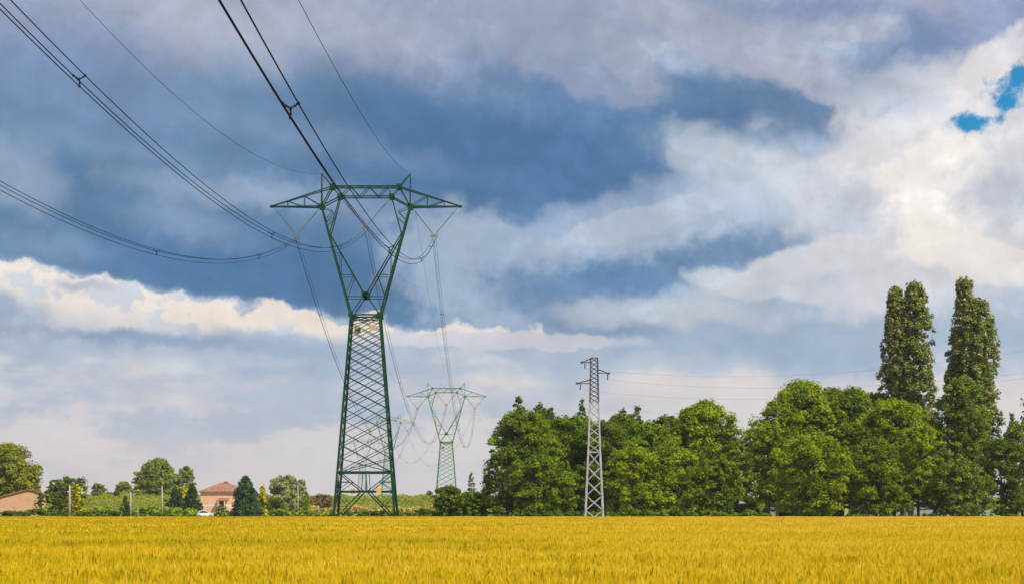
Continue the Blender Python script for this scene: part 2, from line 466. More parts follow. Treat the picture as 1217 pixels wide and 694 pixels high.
    for px, py in ((395.3,222.3),(404.4,234.2),(417,222.3),(428,234.2),(439,222.3),(450,234.2),(461,222.3),(465.6,234.2),(474.7,222.3),(382.3,246),(487.7,246)):
        b.bar(P(px,py,-ud), P(px,py,ud), .08*q)
    for a0, a1 in ((395.3,417),(417,439),(439,461),(461,474.7)):
        b.bar(P(a0,222.3,-ud), P(a1,222.3,ud), .06*q)
    b.build('bridge_beam', steel, root)
    # outer crossarms
    for sx in (-1, 1):
        b = MB()
        def Q(px, py, d): return P(mir(px, sx), py, d)
        for sy in (-1, 1):
            def dep(px): return sy*max(.08, ud*(px-323)/(382.3-323))
            b.bar(Q(323,245.7,dep(323)), Q(382.3,246,dep(382.3)), .17*q)
            b.bar(Q(323,245.2,dep(323)), Q(395.3,222.5,ud*sy), .14*q)
            for px, pt in ((342,239.3),(362,233.1)):
                b.bar(Q(px,245.8,dep(px)), Q(px,pt,dep(px)), .07*q)
            b.bar(Q(342,239.3,dep(342)), Q(361,245.8,dep(361)), .07*q)
            b.bar(Q(362,233.1,dep(362)), Q(380,244,dep(380)), .08*q)
        for i, px in enumerate((333,342,352,362,372,382)):
            dd = max(.08, ud*(px-323)/59.3)
            d2 = max(.08, ud*(px-10-323)/59.3)
            b.bar(Q(px,245.8,-dd), Q(px,245.8,dd), .06*q)
            b.bar(Q(px-10,245.8,-d2 if i%2 else d2), Q(px,245.8,dd if i%2 else -dd), .06*q)
        p = Q(323,245.6,0); b.box(p.x-.22, p.y-.15, p.z-.16, p.x+.22, p.y+.15, p.z+.16)
        b.build('crossarm', steel, root)
        b = MB()
        for sy in (-1, 1):
            b.bar(Q(382.5,246,sy*ud), Q(382.5,206.5,sy*.06), .12*q)
        b.bar(Q(382.5,206.5,0), Q(395.3,222.5,-ud), .09*q); b.bar(Q(382.5,206.5,0), Q(395.3,222.5,ud), .09*q)
        b.bar(Q(382.5,226,-.4), Q(382.5,226,.4), .06*q)
        b.build('earth_wire_peak', steel, root)
    # V strings
    ends = [((326.5,247.5),(379.5,248),(352.6,280)), ((405.2,236),(462.5,237),(434.8,270)), ((490.5,248),(543.3,247.5),(516,280))]
    for a, c, yk in ends:
        y0 = P(*yk, 0)
        for e in (a, c):
            b = MB(); p = P(*e, 0); d = (y0-p); L = d.length; d.normalize()
            if far: b.tube([p, y0], .07, 5)
            else:
                b.tube([p, p+d*.5], .03, 5)
                pts = []; rs = []
                nn = 30; st = .5; en = L-.35
                for i in range(nn):
                    t0 = st+(en-st)*i/nn; stp = (en-st)/nn
                    pts += [p+d*t0, p+d*(t0+stp*.45), p+d*(t0+stp*.5)]; rs += [.035, .10, .035]
                b.tube(pts, rs, 7)
                b.tube([p+d*en, y0], .03, 5)
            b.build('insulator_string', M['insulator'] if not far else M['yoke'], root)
        b = MB()
        b.tube([y0+Vector((.42*math.cos(t), .0, .16*math.sin(t))) for t in np.linspace(0, 2*math.pi, 13)], .035, 5, False)
        b.box(y0.x-.38, y0.y-.04, y0.z-.12, y0.x+.38, y0.y+.04, y0.z+.0)
        for ox, oz in ((-.3,-.25),(.3,-.25),(0,-.62)):
            b.bar(y0+Vector((ox*.9,0,-.1)), y0+Vector((ox,0,oz)), .06)
            b.bar(y0+Vector((ox,-.3,oz)), y0+Vector((ox,.3,oz)), .09)
        b.build('yoke', M['yoke'], root)
    if plates:
        for (px, py, sy, mt, sz) in ((452.3,583.7,-1,'plate_yellow',.31),(416.4,583.7,1,'plate_yellow',.28),(444.4,390.5,-1,'plate_pale',.36),(423.6,390.5,1,'plate_pale',.36)):
            zc_ = wz0 + (375-py)*k if py < 500 else zb2 + .1
            b = MB(); xx = (px-435)*k*(1 if py < 500 else 1)
            dpt = sy*(hw(zc_)*.97 + .16)
            b.box(xx-sz, dpt-.012, zc_-sz, xx+sz, dpt+.012, zc_+sz)
            b.build('number_plate', M[mt], root)
    if lad:
        # climbing bolts up the right-hand near leg
        b = MB()
        b.bar(corner(1,-1,3.0)+Vector((.2,-.02,0)), corner(1,-1,wz0)+Vector((.2,-.02,0)), .035)
        b.bar(P(450.5,375,-wd)+Vector((.2,-.02,0)), P(487.7,246,-ud)+Vector((.2,-.02,0)), .035)
        zz = 3.0
        while zz < wz0:
            p = corner(1,-1,zz); b.bar(p, p+Vector((.22,-.02,0)), .03); zz += .4
        for i in range(44):
            t = i/44; p = P(450.5+(487.7-450.5)*t, 375-129*t, -(wd+(ud-wd)*t)); b.bar(p, p+Vector((.24,-.02,0)), .03)
        b.build('climbing_ladder', steel, root)
    return root, lambda px, py: root.location + P(px, py, 0)
py1, A1 = pylon(435, 260, 25.3, 'tall dark green lattice pylon at the edge of the wheat, the nearest and largest', M['green_steel'])
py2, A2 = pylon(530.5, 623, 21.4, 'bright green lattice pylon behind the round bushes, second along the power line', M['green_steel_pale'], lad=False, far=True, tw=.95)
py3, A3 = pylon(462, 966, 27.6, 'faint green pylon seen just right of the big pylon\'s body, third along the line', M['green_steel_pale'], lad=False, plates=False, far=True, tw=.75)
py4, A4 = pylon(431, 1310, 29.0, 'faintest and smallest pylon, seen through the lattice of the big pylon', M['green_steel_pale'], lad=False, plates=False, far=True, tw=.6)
# ------------------------------------------------------------------ conductors
TRI = [(-.2,.12),(.2,.12),(0,-.24)]
def spacer_mesh(c, b, scale=1.0):
    for ox, oz in TRI:
        e = c + Vector((ox, 0, oz))*scale
        mid = c.lerp(e, .55) + Vector((0,.05,0))
        b.tube([c, mid, e], [.03,.022,.03], 5)
        b.ball(e, (.05,.09,.05), 6, 4); b.ball(mid, .036, 6, 4)
    b.ball(c, .05, 6, 4)
def span(P, Q=None, th=0, bb=0, c=0, L=0, r=.018, label='', cat='power line', tri=True, spc=(), name='conductor_bundle', sag=None, matr='wire', grp=None, sc=1.0):
    P = Vector(P)
    if Q is not None:
        Q = Vector(Q); L = (Q-P).length
        fn = lambda s: P.lerp(Q, s/L) + Vector((0,0,-4*sag*(s/L)*(1-s/L)))
    else:
        fn = lambda s: Vector((P.x-math.sin(th)*s, P.y-math.cos(th)*s, P.z+bb*s+c*s*s))
    n = max(24, int(L/3.5)); pts = [fn(L*i/n) for i in range(n+1)]
    if tri:
        root = empty(name, P, label, cat, grp)
        for ox, oz in TRI:
            b = MB(); b.tube([p+Vector((ox*sc,0,oz*sc))-P for p in pts], r, 5); b.build('wire', M[matr], root, True)
        for s_ in spc:
            b = MB(); spacer_mesh(fn(s_)-P, b, sc); b.build('spacer', M['spacer'], root)
    else:
        b = MB(); b.tube(pts, r, 5); o = b.build(name, M[matr], None, True); tag(o, label, cat, grp)
G1 = 'conductor bundles of the high voltage line'; G2 = 'thin earth wires of the high voltage line'
off = Vector((0,0,-.45))
span(A1(352.4,280)+off, th=.004545, bb=-.19555, c=.00059664, L=300, spc=(12,37.2,99.7,170,240), r=.019, grp=G1,
     label='leftmost near power line, sagging from the big pylon\'s left arm to the left edge')
span(A1(434.8,270)+off, th=-.01666, bb=-.18383, c=.00043075, L=300, spc=(48.3,119.4,187.6,245), r=.019, grp=G1,
     label='middle near power line, rising from the big pylon\'s centre to the top left corner')
span(A1(516,280)+off, th=-.01908, bb=-.17277, c=.00030074, L=300, spc=(22,66.8,142.5,206.6,260), r=.019, grp=G1,
     label='steepest near power line, crossing the big pylon\'s top to hang from its right arm')
span(A1(382.5,206.5), th=.01448, bb=-.16397, c=.00059666, L=300, tri=False, r=.014, name='earth_wire', grp=G2,
     label='thin earth wire curving from the big pylon\'s left peak to the top edge')
span(A1(487.5,206.5), th=-.02538, bb=-.14898, c=.00014563, L=300, tri=False, r=.014, name='earth_wire', grp=G2,
     label='thin earth wire climbing steeply from the big pylon\'s right peak to the top edge')
sp2 = (33, 85, 140, 195, 250, 305, 345)
for i, (ya, sg, lb) in enumerate(((352.6,17.5,'left bundle of wires dropping behind the big pylon towards the second pylon'),
                       (434.8,17.5,'middle bundle of wires running from the big pylon\'s window to the second pylon'),
                       (516,17.5,'right bundle of wires hanging from the big pylon\'s right arm down to the second pylon'))):
    yv = 270 if i == 1 else 280
    span(A1(ya,yv)+off, A2(ya,yv)+off, sag=sg, spc=sp2, r=.019, label=lb, grp=G1)
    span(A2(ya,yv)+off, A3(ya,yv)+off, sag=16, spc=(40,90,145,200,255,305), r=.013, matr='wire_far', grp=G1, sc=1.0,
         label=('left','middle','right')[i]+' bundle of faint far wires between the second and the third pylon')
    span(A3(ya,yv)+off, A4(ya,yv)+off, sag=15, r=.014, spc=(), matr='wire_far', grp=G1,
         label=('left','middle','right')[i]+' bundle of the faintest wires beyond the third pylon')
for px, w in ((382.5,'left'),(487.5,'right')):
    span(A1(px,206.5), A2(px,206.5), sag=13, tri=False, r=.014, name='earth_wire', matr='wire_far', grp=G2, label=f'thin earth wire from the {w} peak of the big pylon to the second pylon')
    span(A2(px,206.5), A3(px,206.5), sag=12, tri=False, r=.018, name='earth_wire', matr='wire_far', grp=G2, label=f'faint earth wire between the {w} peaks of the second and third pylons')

# ------------------------------------------------------------------ small grey lattice pole
def small_pylon():
    y = 235; k = y/F
    root = empty('lattice_mast', (wx(706.2, y), y, 0), 'slim pale grey lattice mast with a dark top in front of the trees', 'pylon')
    def hw(py):        # half width in m
        if py < 481: w = 4.0 + (py-425)/56*1.2
        elif py < 537: w = 5.2 + (py-481)/56*1.9
        else: w = 7.1 + (py-537)/79*3.6
        return w*k
    def zz(py): return EYE+(HZ-py)*k
    def cn(sx, sy, py): h_ = hw(py); return Vector((sx*h_, sy*h_*.8, zz(py)))
    sec = [('upper_section', 'mast_dark', 425, 478, 5.2, .13, .055), ('lower_section', 'galv', 478, 537, 10.5, .16, .07), ('lower_section', 'galv', 537, 623, 16.5, .19, .09)]
    faces = [((-1,-1),(1,-1)),((1,-1),(1,1)),((1,1),(-1,1)),((-1,1),(-1,-1))]
    for nm, mt, p0, p1, st, wl, wb in sec:
        b = MB()
        for sx in (-1,1):
            for sy in (-1,1): b.bar(cn(sx,sy,p0), cn(sx,sy,p1), wl)
        n = max(1, round((p1-p0)/st)); ys = [p0+(p1-p0)*i/n for i in range(n+1)]
        for a, c in faces:
            for i in range(n):
                b.bar(cn(*a,ys[i]), cn(*c,ys[i+1]), wb); b.bar(cn(*c,ys[i]), cn(*a,ys[i+1]), wb)
            b.bar(cn(*a,p0), cn(*c,p0), wb*1.2)
        b.build(nm, M[mt], root)
    b = MB()
    for sx in (-1,1):
        for sy in (-1,1):
            p = cn(sx,sy,621); b.box(p.x-.25,p.y-.25,0,p.x+.25,p.y+.25,.3)
    b.build('footing', M['concrete'], root)
    tips = []
    for (ix, iy, ty, tx, low) in ((702.3,426,430.5,691.3,430.3),(710.2,438.5,443.6,723.6,442.8),(702,451,455.3,685.7,455.4)):
        b = MB(); tip = Vector(((tx-706.2)*k, 0, zz(ty)))
        for sy in (-1,1):
            h_ = hw(iy)*.8*sy
            b.bar(((ix-706.2)*k, h_, zz(iy)), tip+Vector((0,.04*sy,0)), .09)
            b.bar(((ix-706.2)*k, h_, zz(low)), tip+Vector((0,.04*sy,-.02)), .07)
        b.box(tip.x-.12, tip.y-.1, tip.z-.12, tip.x+.12, tip.y+.1, tip.z+.12)
        b.build('crossarm', M['mast_dark'], root)
        b = MB(); sx = 1 if tx < 706 else 0
        q0 = tip + Vector((.18*(1 if tx<706 else -.4)*2, 0, -.1))
        pts = [q0 + Vector((0,0,-.04*i)) for i in range(16)]
        b.tube(pts, [.03 if i%2 else .085 for i in range(16)], 7)
        b.build('insulator_string', M['mast_dark'], root)
        tips.append(root.location + pts[-1])
    return tips
tips = small_pylon()
def side_line(P, m1, m2, label):
    """wire leaving to the right and towards the viewer, through two seen points"""
    X1, Y1 = wx(1560, 165), 165.0
    # z(s) = z0 + b s + c s^2 along the plan line
    def s_at(px):
        kx = (px-CX)/F          # X = kx*Y
        return (P.x - kx*P.y)/((kx*(Y1-P.y)) - (X1-P.x))
    rows = []
    for px, py in (m1, m2):
        s = s_at(px); Yp = P.y+(Y1-P.y)*s; rows.append((s, wz(py, Yp)-P.z))
    Am = np.array([[r[0], r[0]**2] for r in rows]); bb, cc = np.linalg.solve(Am, np.array([r[1] for r in rows]))
    pts = [Vector((P.x+(X1-P.x)*s, P.y+(Y1-P.y)*s, P.z+bb*s+cc*s*s)) for s in np.linspace(0, 1.15, 70)]
    b = MB(); b.tube(pts, .0065, 5); tag(b.build('overhead_wire', M['wire_far'], None, True), label, 'power line', 'thin wires of the small mast')
side_line(tips[0], (900,447), (1217,417), 'highest thin wire, from the grey mast\'s top arm past the poplars')
side_line(tips[1], (930,461), (1217,443), 'thin wire from the right arm of the grey mast, sagging over the treetops')
side_line(tips[2], (930,474), (1217,449), 'lowest thin wire, from the left arm of the grey mast towards the right')

# ------------------------------------------------------------------ ground
def ground_mat():
    m, t, p = mat_base('ground'); g = t.nodes.new('ShaderNodeNewGeometry')
    n = t.nodes.new('ShaderNodeTexNoise'); n.inputs['Scale'].default_value = .02; n.inputs['Detail'].default_value = 8
    t.links.new(g.outputs['Position'], n.inputs['Vector'])
    r = t.nodes.new('ShaderNodeValToRGB'); e = r.color_ramp.elements
    e[0].position = .35; e[0].color = (.07,.10,.025,1); e[1].position = .62; e[1].color = (.22,.21,.06,1)
    t.links.new(n.outputs['Fac'], r.inputs[0]); t.links.new(r.outputs[0], p.inputs['Base Color']); p.inputs['Roughness'].default_value = .95
    return m
b = MB(); b.add([(-1600,-350,0),(1600,-350,0),(1600,3000,0),(-1600,3000,0)], [(0,1,2,3)])
tag(b.build('ground', ground_mat()), kind='structure')
M['soil'] = mat('soil', (.16,.11,.05), 1, c2=(.10,.07,.03), scale=1.5)
FE = 263.0     # far edge of the wheat
b = MB(); b.add([(-150,-60,.004),(170,-60,.004),(170,FE+2,.004),(-150,FE+2,.004)], [(0,1,2,3)])
tag(b.build('field_soil', M['soil']), kind='structure')
M['dust'] = mat('dusty_track', (.42,.36,.22), 1, c2=(.30,.28,.13), scale=.6)
b = MB(); b.add([(-260,FE+12,.004),(60,FE+12,.004),(60,FE+17,.004),(-260,FE+17,.004)], [(0,1,2,3)])
tag(b.build('farm_track', M['dust']), kind='structure')
# embankment far behind, green crop on top
def terrain(name, x0, x1, y0, prof, mt, n=120, seed=1):
    r = np.random.default_rng(seed); ph = r.uniform(0, 6, 6)
    vs = []; fs = []; m = len(prof)
    for i in range(n+1):
        x = x0+(x1-x0)*i/n; wob = .35*(math.sin(x*.021+ph[0])+.6*math.sin(x*.057+ph[1])+.3*math.sin(x*.13+ph[2]))
        for dy, z in prof: vs.append((x, y0+dy, z + (wob*.6 if z > 1 else 0)))
    for i in range(n):
        for j in range(m-1): fs.append((i*m+j, (i+1)*m+j, (i+1)*m+j+1, i*m+j+1))
    bb_ = MB(); bb_.add(vs, fs); return tag(bb_.build(name, mt, None, True), kind='structure')
def bank_mat():
    m, t, p = mat_base('bank_grass'); g = t.nodes.new('ShaderNodeNewGeometry')
    mp = t.nodes.new('ShaderNodeMapping'); mp.inputs['Scale'].default_value = (.12, .5, 1.1)
    t.links.new(g.outputs['Position'], mp.inputs[0])
    n = t.nodes.new('ShaderNodeTexNoise'); n.inputs['Scale'].default_value = 1; n.inputs['Detail'].default_value = 8; n.inputs['Roughness'].default_value = .65
    t.links.new(mp.outputs[0], n.inputs['Vector'])
    r = t.nodes.new('ShaderNodeValToRGB'); e = r.color_ramp.elements
    e[0].position = .3; e[0].color = (.10,.16,.02,1); e[1].position = .66; e[1].color = (.30,.31,.06,1)
    t.links.new(n.outputs['Fac'], r.inputs[0]); t.links.new(r.outputs[0], p.inputs['Base Color']); p.inputs['Roughness'].default_value = .9
    return m
M['bank'] = bank_mat()
terrain('embankment', -420, 320, 590, [(-3,-.1),(0,.3),(8,2.4),(19,5.0),(26,5.2),(60,5.0),(80,0)], M['bank'])
# ------------------------------------------------------------------ foliage
M['leaf_grove'] = leafmat('leaf_grove', (.035,.085,.004), (.20,.29,.008), .42)
M['leaf_grove2'] = leafmat('leaf_grove_yellow', (.06,.12,.004), (.29,.37,.008), .45)
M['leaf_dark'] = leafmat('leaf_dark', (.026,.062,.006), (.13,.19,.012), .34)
M['leaf_poplar'] = leafmat('leaf_poplar', (.060,.095,.014), (.25,.28,.07), .34, .4, .5)
M['leaf_greygreen'] = leafmat('leaf_greygreen', (.045,.100,.010), (.19,.26,.03), .36)
M['leaf_conifer'] = leafmat('leaf_conifer', (.010,.036,.010), (.050,.105,.028), .15)
M['leaf_olive'] = leafmat('leaf_olive', (.07,.10,.008), (.30,.33,.03), .36)
M['leaf_willow'] = leafmat('leaf_willow', (.13,.17,.06), (.30,.32,.17), .3)
M['leaf_yellow'] = leafmat('leaf_yellow', (.20,.22,.006), (.50,.47,.012), .4)
M['leaf_bright'] = leafmat('leaf_bright', (.10,.17,.01), (.30,.40,.03), .4)
M['leaf_brown'] = leafmat('leaf_brown', (.10,.07,.03), (.26,.18,.09), .2)
M['leaf_far'] = leafmat('leaf_far', (.07,.11,.02), (.25,.29,.06), .3)
M['straw'] = leafmat('straw', (.28,.22,.06), (.55,.46,.18), .3)
def leaf_mesh(name, P, Nn, size, tint, mt, parent, aspect=1.7, seed=0):
    """one small folded leaf per point; P points, Nn normals"""
    r = np.random.default_rng(seed+11); n = len(P)
    a = r.normal(size=(n,3)); t1 = np.cross(Nn, a); t1 /= np.linalg.norm(t1, axis=1)[:,None]+1e-9
    t2 = np.cross(Nn, t1); t2 /= np.linalg.norm(t2, axis=1)[:,None]+1e-9
    s = size*r.uniform(.6, 1.3, n)[:,None]
    v = np.empty((n,4,3)); v[:,0] = P - t1*s*.5*aspect/1.3; v[:,2] = P + t1*s*.5*aspect/1.3
    v[:,1] = P + t2*s*.42 + Nn*s*.12; v[:,3] = P - t2*s*.42 + Nn*s*.12
    me = bpy.data.meshes.new(name); me.vertices.add(4*n); me.vertices.foreach_set('co', v.ravel())
    me.loops.add(4*n); me.loops.foreach_set('vertex_index', np.arange(4*n, dtype=np.int32))
    me.polygons.add(n); me.polygons.foreach_set('loop_start', np.arange(0,4*n,4,dtype=np.int32))
    me.update(calc_edges=True)
    at_ = me.attributes.new('tint', 'FLOAT', 'FACE'); at_.data.foreach_set('value', np.clip(tint, 0, 1).astype(np.float32))
    me.materials.append(mt)
    o = bpy.data.objects.new(name, me); COL.objects.link(o)
    if parent is not None: o.parent = parent
    return o
def clump_leaves(C, Rr, nper, seed, up=.35, droop=0.0, flat=.75, tv=.55):
    """leaf points on the shells of leaf clumps centred on C with radii Rr"""
    r = np.random.default_rng(seed); P = []; Nn = []; T = []
    for c, rad in zip(C, Rr):
        n = max(6, int(nper*(rad**1.6)))
        d = r.normal(size=(n,3)); d /= np.linalg.norm(d, axis=1)[:,None]
        d[:,2] = np.where(d[:,2] < -.2, -d[:,2]*r.uniform(-.4,1,n), d[:,2])
        # lumpy shell: a few lobes per clump keep the outline ragged
        lob = r.normal(size=(5,3)); lob /= np.linalg.norm(lob,axis=1)[:,None]
        g = np.max(d@lob.T, axis=1)
        rr = rad*(.32+.85*np.clip(g,0,1)**2)*r.uniform(.6,1.06,n)**.6
        p = c + d*rr[:,None]*np.array([1,1,flat])
        if droop: p[:,2] -= droop*(np.linalg.norm(d[:,:2],axis=1)*rr)**1.3
        nn = d*.8 + r.normal(size=(n,3))*.42 + np.array([0,-.1,up]); nn /= np.linalg.norm(nn,axis=1)[:,None]
        P.append(p); Nn.append(nn); T.append(np.full(n, r.uniform(.5-tv/2,.5+tv/2)) + r.normal(size=n)*.2)
    return np.vstack(P), np.vstack(Nn), np.concatenate(T)
def crown_points(kind, w, h, n, r, seed):
    """clump centres inside a crown of width w and height h (base at z 0)"""
    out = []; rad = []
    ph = r.uniform(0, 6.28, 8)
    while len(out) < n:
        a = r.uniform(0, 2*math.pi); t = r.uniform(0, 1)
        if kind == 'round': prof = max(0, 1-abs((t-.45)/.58)**2.7)**.5
        elif kind == 'dome': prof = math.sqrt(max(0, 1-(t**3.0)))*(.90+.10*math.sin(6*t+ph[0]))
        elif kind == 'poplar': prof = (min(1, (t+.05)*3.2)**.6)*(1-max(0,(t-.62)/.42)**1.7*.85)*(.9+.1*math.sin(9*t+ph[0]))
        elif kind == 'cone': prof = (1-t)**.75*.97+.05
        elif kind == 'column': prof = (math.sin(math.pi*min(1,t*.8+.17)))**.6
        else: prof = 1
        wob = 1 + .13*math.sin(2*a+ph[1]+3*t)+.10*math.sin(3*a+ph[2]-5*t)+.08*math.sin(5*a+ph[3]+7*t)
        q = r.uniform(.0, 1)**(.42)
        R_ = .5*w*prof*wob*q*r.uniform(.84,1.12)
        out.append((R_*math.cos(a), R_*math.sin(a), t*h*.95)); 
        if kind == 'poplar': rad.append(r.uniform(.12,.2)*w)
        elif kind == 'cone': rad.append(w*(.07+.11*(1-t))*r.uniform(.6,1.35))
        else: rad.append(r.uniform(.055,.125)*min(w, h*1.1))
    return np.array(out), np.array(rad)
TREES = 0
def tree(px, wpx, top, y, kind, leaf, label, name='broadleaf_tree', cat='tree', group=None, base=.14, nclump=None, ls=None, dens=1.0,
         bark='bark', crown_name='crown', droop=0.0, up=.30, lean=0, flat=.98, depth=1.0, seed=None):
    global TREES; TREES += 1
    sd_ = seed or (100+TREES); r = np.random.default_rng(sd_)
    X0 = wx(px, y); w = wpx*y/F; H = wz(top, y); zb = H*base
    root = empty(name, (X0, y, 0), label, cat, group)
    ls = ls or max(.16, y/F*2.3)
    n = int((nclump or np.clip(90*(w*(H-zb))/100, 50, 190))*(3.0 if kind not in ('poplar','cone') else 1.7))
    C, Rr = crown_points(kind, w, H-zb, n, r, sd_)
    C[:,1] *= depth; C[:,2] += zb; C[:,0] += lean*C[:,2]/H
    if group == G and kind in ('round','dome'):
        cs_, rs_ = [], []
        for q in range(9):
            a = r.uniform(0,6.28); rr_ = .5*w*r.uniform(0,.8); zt = zb+(H-zb)*(.93-.35*(rr_/(.5*w))**2)
            for j in range(4):
                cs_.append((rr_*math.cos(a)+r.normal()*.1, rr_*math.sin(a), zt+j*.32)); rs_.append(.62-.12*j)
        C = np.vstack([C, np.array(cs_)]); Rr = np.concatenate([Rr, np.array(rs_)])
    nper = dens*2.3*(1.0/ls**1.4)*8.5
    P, Nn, T = clump_leaves(C, Rr, nper, sd_, up=up, droop=droop, flat=flat if kind != 'poplar' else 1.5)
    k = P[:,2] > .05; P, Nn, T = P[k], Nn[k], T[k]
    zmax = np.percentile(P[:,2], 99.9); P[:,2] *= H/zmax
    leaf_mesh(crown_name, P, Nn, ls, T, M[leaf], root, seed=sd_)
    # trunk and limbs
    b = MB(); tr = max(.06, w*.028 if kind != 'poplar' else w*.07)
    tp = [(lean*t*.9+.06*w*.3*math.sin(t*5+sd_), .04*w*.3*math.cos(t*4+sd_), t*H*.86) for t in np.linspace(0,1,9)]
    b.tube(tp, [tr*1.25]+[tr*(1-.85*t) for t in np.linspace(.06,1,8)], 8)
    for i in r.choice(len(C), min(len(C), 26), replace=False):
        c = C[i]; zt = max(H*.12, min(c[2]*.72, H*.8)); t = zt/(H*.86)
        s0 = Vector((lean*t*.9+.06*w*.3*math.sin(t*5+sd_), .04*w*.3*math.cos(t*4+sd_), zt)); e = Vector(c)*1.0
        mid = s0.lerp(e, .5) + Vector((0,0,-.05*w if kind!='poplar' else .0))
        b.tube([s0, mid, e], [tr*.36, tr*.24, tr*.08], 5)
    b.build('trunk', M[bark], root, True)
    return root
def hedge(px0, px1, top, y, dep, leaf, label, name='hedge', cat='hedge', ls=None, dens=1.0, wobble=.25, seed=5, single=True, zb=0.0, nclump=None):
    r = np.random.default_rng(seed); x0, x1 = wx(px0,y), wx(px1,y); H = wz(top,y)
    n = nclump or int((x1-x0)*H/.35)+30
    cs = []; rs = []
    ph = r.uniform(0,6,4)
    for i in range(n):
        x = r.uniform(x0,x1); hh = H*(1-wobble*.5+wobble*.5*math.sin(x*.45+ph[0])*math.sin(x*.17+ph[1])+wobble*.3*math.sin(x*1.3+ph[2]))
        rad = H*r.uniform(.16,.28); z = zb + (hh-rad-zb)*r.uniform(0,1)**.7
        cs.append((x, y+r.uniform(-.5,.5)*dep, max(.1,z))); rs.append(rad)
    ls = ls or max(.14, y/F*2.1)
    P, Nn, T = clump_leaves(np.array(cs), np.array(rs), dens*30/ls**1.25, seed)
    k = P[:,2] > .03
    P[:,0] -= x0; P[:,1] -= y
    o = leaf_mesh(name, P[k], Nn[k], ls, T[k], M[leaf], None, seed=seed); o.location = (x0, y, 0)
    return tag(o, label, cat)
G = 'trees of the grove on the right'
# --- left half of the grove
GL = [
 (622,92,488,282,'round','leaf_grove','leftmost round tree of the right-hand grove, at its shaggy left edge'),
 (668,86,494,288,'round','leaf_grove','round green tree just left of the grey mast in the grove'),
 (716,84,500,284,'round','leaf_dark','dark green tree directly behind the grey lattice mast'),
 (765,92,502,290,'round','leaf_grove','broad tree in the middle of the grove\'s left half, right of the grey mast'),
 (836,104,477,296,'dome','leaf_grove2','tall domed bright green tree, highest between the grey mast and the gap in the grove'),
 (873,50,522,290,'round','leaf_grove','smaller tree at the low dip in the grove\'s skyline'),
 (601,52,532,272,'round','leaf_dark','low dark tree at the far left foot of the grove'),
 (648,82,540,269,'round','leaf_grove','spreading lower tree in front of the grove left of the grey mast'),
 (700,56,548,272,'round','leaf_dark','low dark tree behind the foot of the grey mast'),
 (752,74,528,268,'round','leaf_grove2','yellow-green tree leaning out in front of the grove right of the grey mast'),
 (806,78,532,270,'round','leaf_grove2','yellow-green front tree with a bushy crown reaching the wheat'),
 (857,68,540,270,'round','leaf_grove','front tree of the grove with a visible short trunk, left of the gap'),
 (742,70,492,300,'round','leaf_grove','rounded crown filling the skyline just right of the grey mast'),
 (792,64,494,302,'round','leaf_dark','darker crown just left of the tall domed tree'),
 (694,80,496,303,'round','leaf_grove','crown filling the skyline just left of the grey mast'),
 (645,60,486,300,'round','leaf_dark','dark crown under the slender spires at the grove\'s left end'),
]
for i,(px,w,tp,y,kd,lf,lb) in enumerate(GL):
    tree(px,w,tp,y,kd,lf,lb,group=G,base=.04 if tp>520 else .12, droop=.05, up=.32)
for i,(px,w,tp,y,lb) in enumerate([
 (616,24,471,286,'narrow leafy spire at the left end of the grove\'s skyline'),
 (640,17,478,290,'slender spire, second from the left on the grove\'s skyline'),
 (654,15,483,291,'shorter slender spire, third from the left on the grove\'s skyline'),
 (692,15,474,292,'thin spire rising right beside the grey mast, on its left'),
 (740,20,485,293,'pointed tree top on the skyline, first right of the grey mast'),
 (758,17,482,294,'pointed tree top on the skyline, second right of the grey mast')]):
    tree(px,w,tp,y,'poplar','leaf_dark',lb,name='slender_tree',group=G,base=.25,nclump=60)
# --- right half
GR = [
 (952,116,453,296,'dome','leaf_grove2','tall broad yellow-green tree, the highest round crown right of the gap'),
 (915,64,500,284,'round','leaf_grove2','tree on the left shoulder of the tall broad yellow-green tree'),
 (1014,86,461,294,'dome','leaf_grove','rounded bright tree between the broad yellow-green tree and the left poplar'),
 (1062,84,474,280,'round','leaf_grove2','bright green tree in front of the left poplar'),
 (968,92,515,268,'round','leaf_grove2','low front tree with drooping yellow-green boughs under the tall broad crown'),
 (1040,78,520,269,'round','leaf_grove','low front tree left of the twin poplars'),
 (1092,62,500,270,'round','leaf_grove2','front tree below the gap between the two poplars'),
 (1141,72,448,284,'column','leaf_greygreen','upright grey-green tree covering the lower half of the right poplar'),
 (1138,78,540,268,'round','leaf_greygreen','drooping grey-green tree at the foot of the right poplar'),
 (1190,66,520,276,'round','leaf_dark','dark rounded tree at the right, beyond the poplars'),
 (985,84,462,304,'round','leaf_grove','crown on the skyline just right of the tall broad yellow-green tree'),
 (1040,70,466,306,'round','leaf_dark','darker crown on the skyline close to the left poplar'),
 (900,46,528,300,'round','leaf_grove','small crown in the gap between the two halves of the grove'),
 (1112,50,500,300,'round','leaf_dark','dark crown between the lower trunks of the two poplars'),
 (1216,62,500,290,'round','leaf_greygreen','tall dark tree cut by the right edge of the picture'),
]
GR += [
 (1268,74,508,286,'round','leaf_grove','rounded tree of the grove just beyond the right edge'),
 (1330,84,496,296,'dome','leaf_dark','taller dark tree of the grove farther beyond the right edge'),
 (1396,80,505,290,'round','leaf_grove2','yellow-green tree of the grove farthest beyond the right edge'),
]
for i,(px,w,tp,y,kd,lf,lb) in enumerate(GR):
    tree(px,w,tp,y,kd,lf,lb,group=G,base=.10 if tp>510 else .14, droop=.06 if lf!='leaf_greygreen' else .15, up=.32)
tree(1203,15,491,300,'poplar','leaf_dark','small pointed tree top peeping over the trees at the far right',name='slender_tree',group=G,base=.3,nclump=50)
tree(1233,36,440,303,'poplar','leaf_dark','tall tree beyond the right edge with one twig reaching into the picture',name='slender_tree',group=G,base=.2,nclump=80)
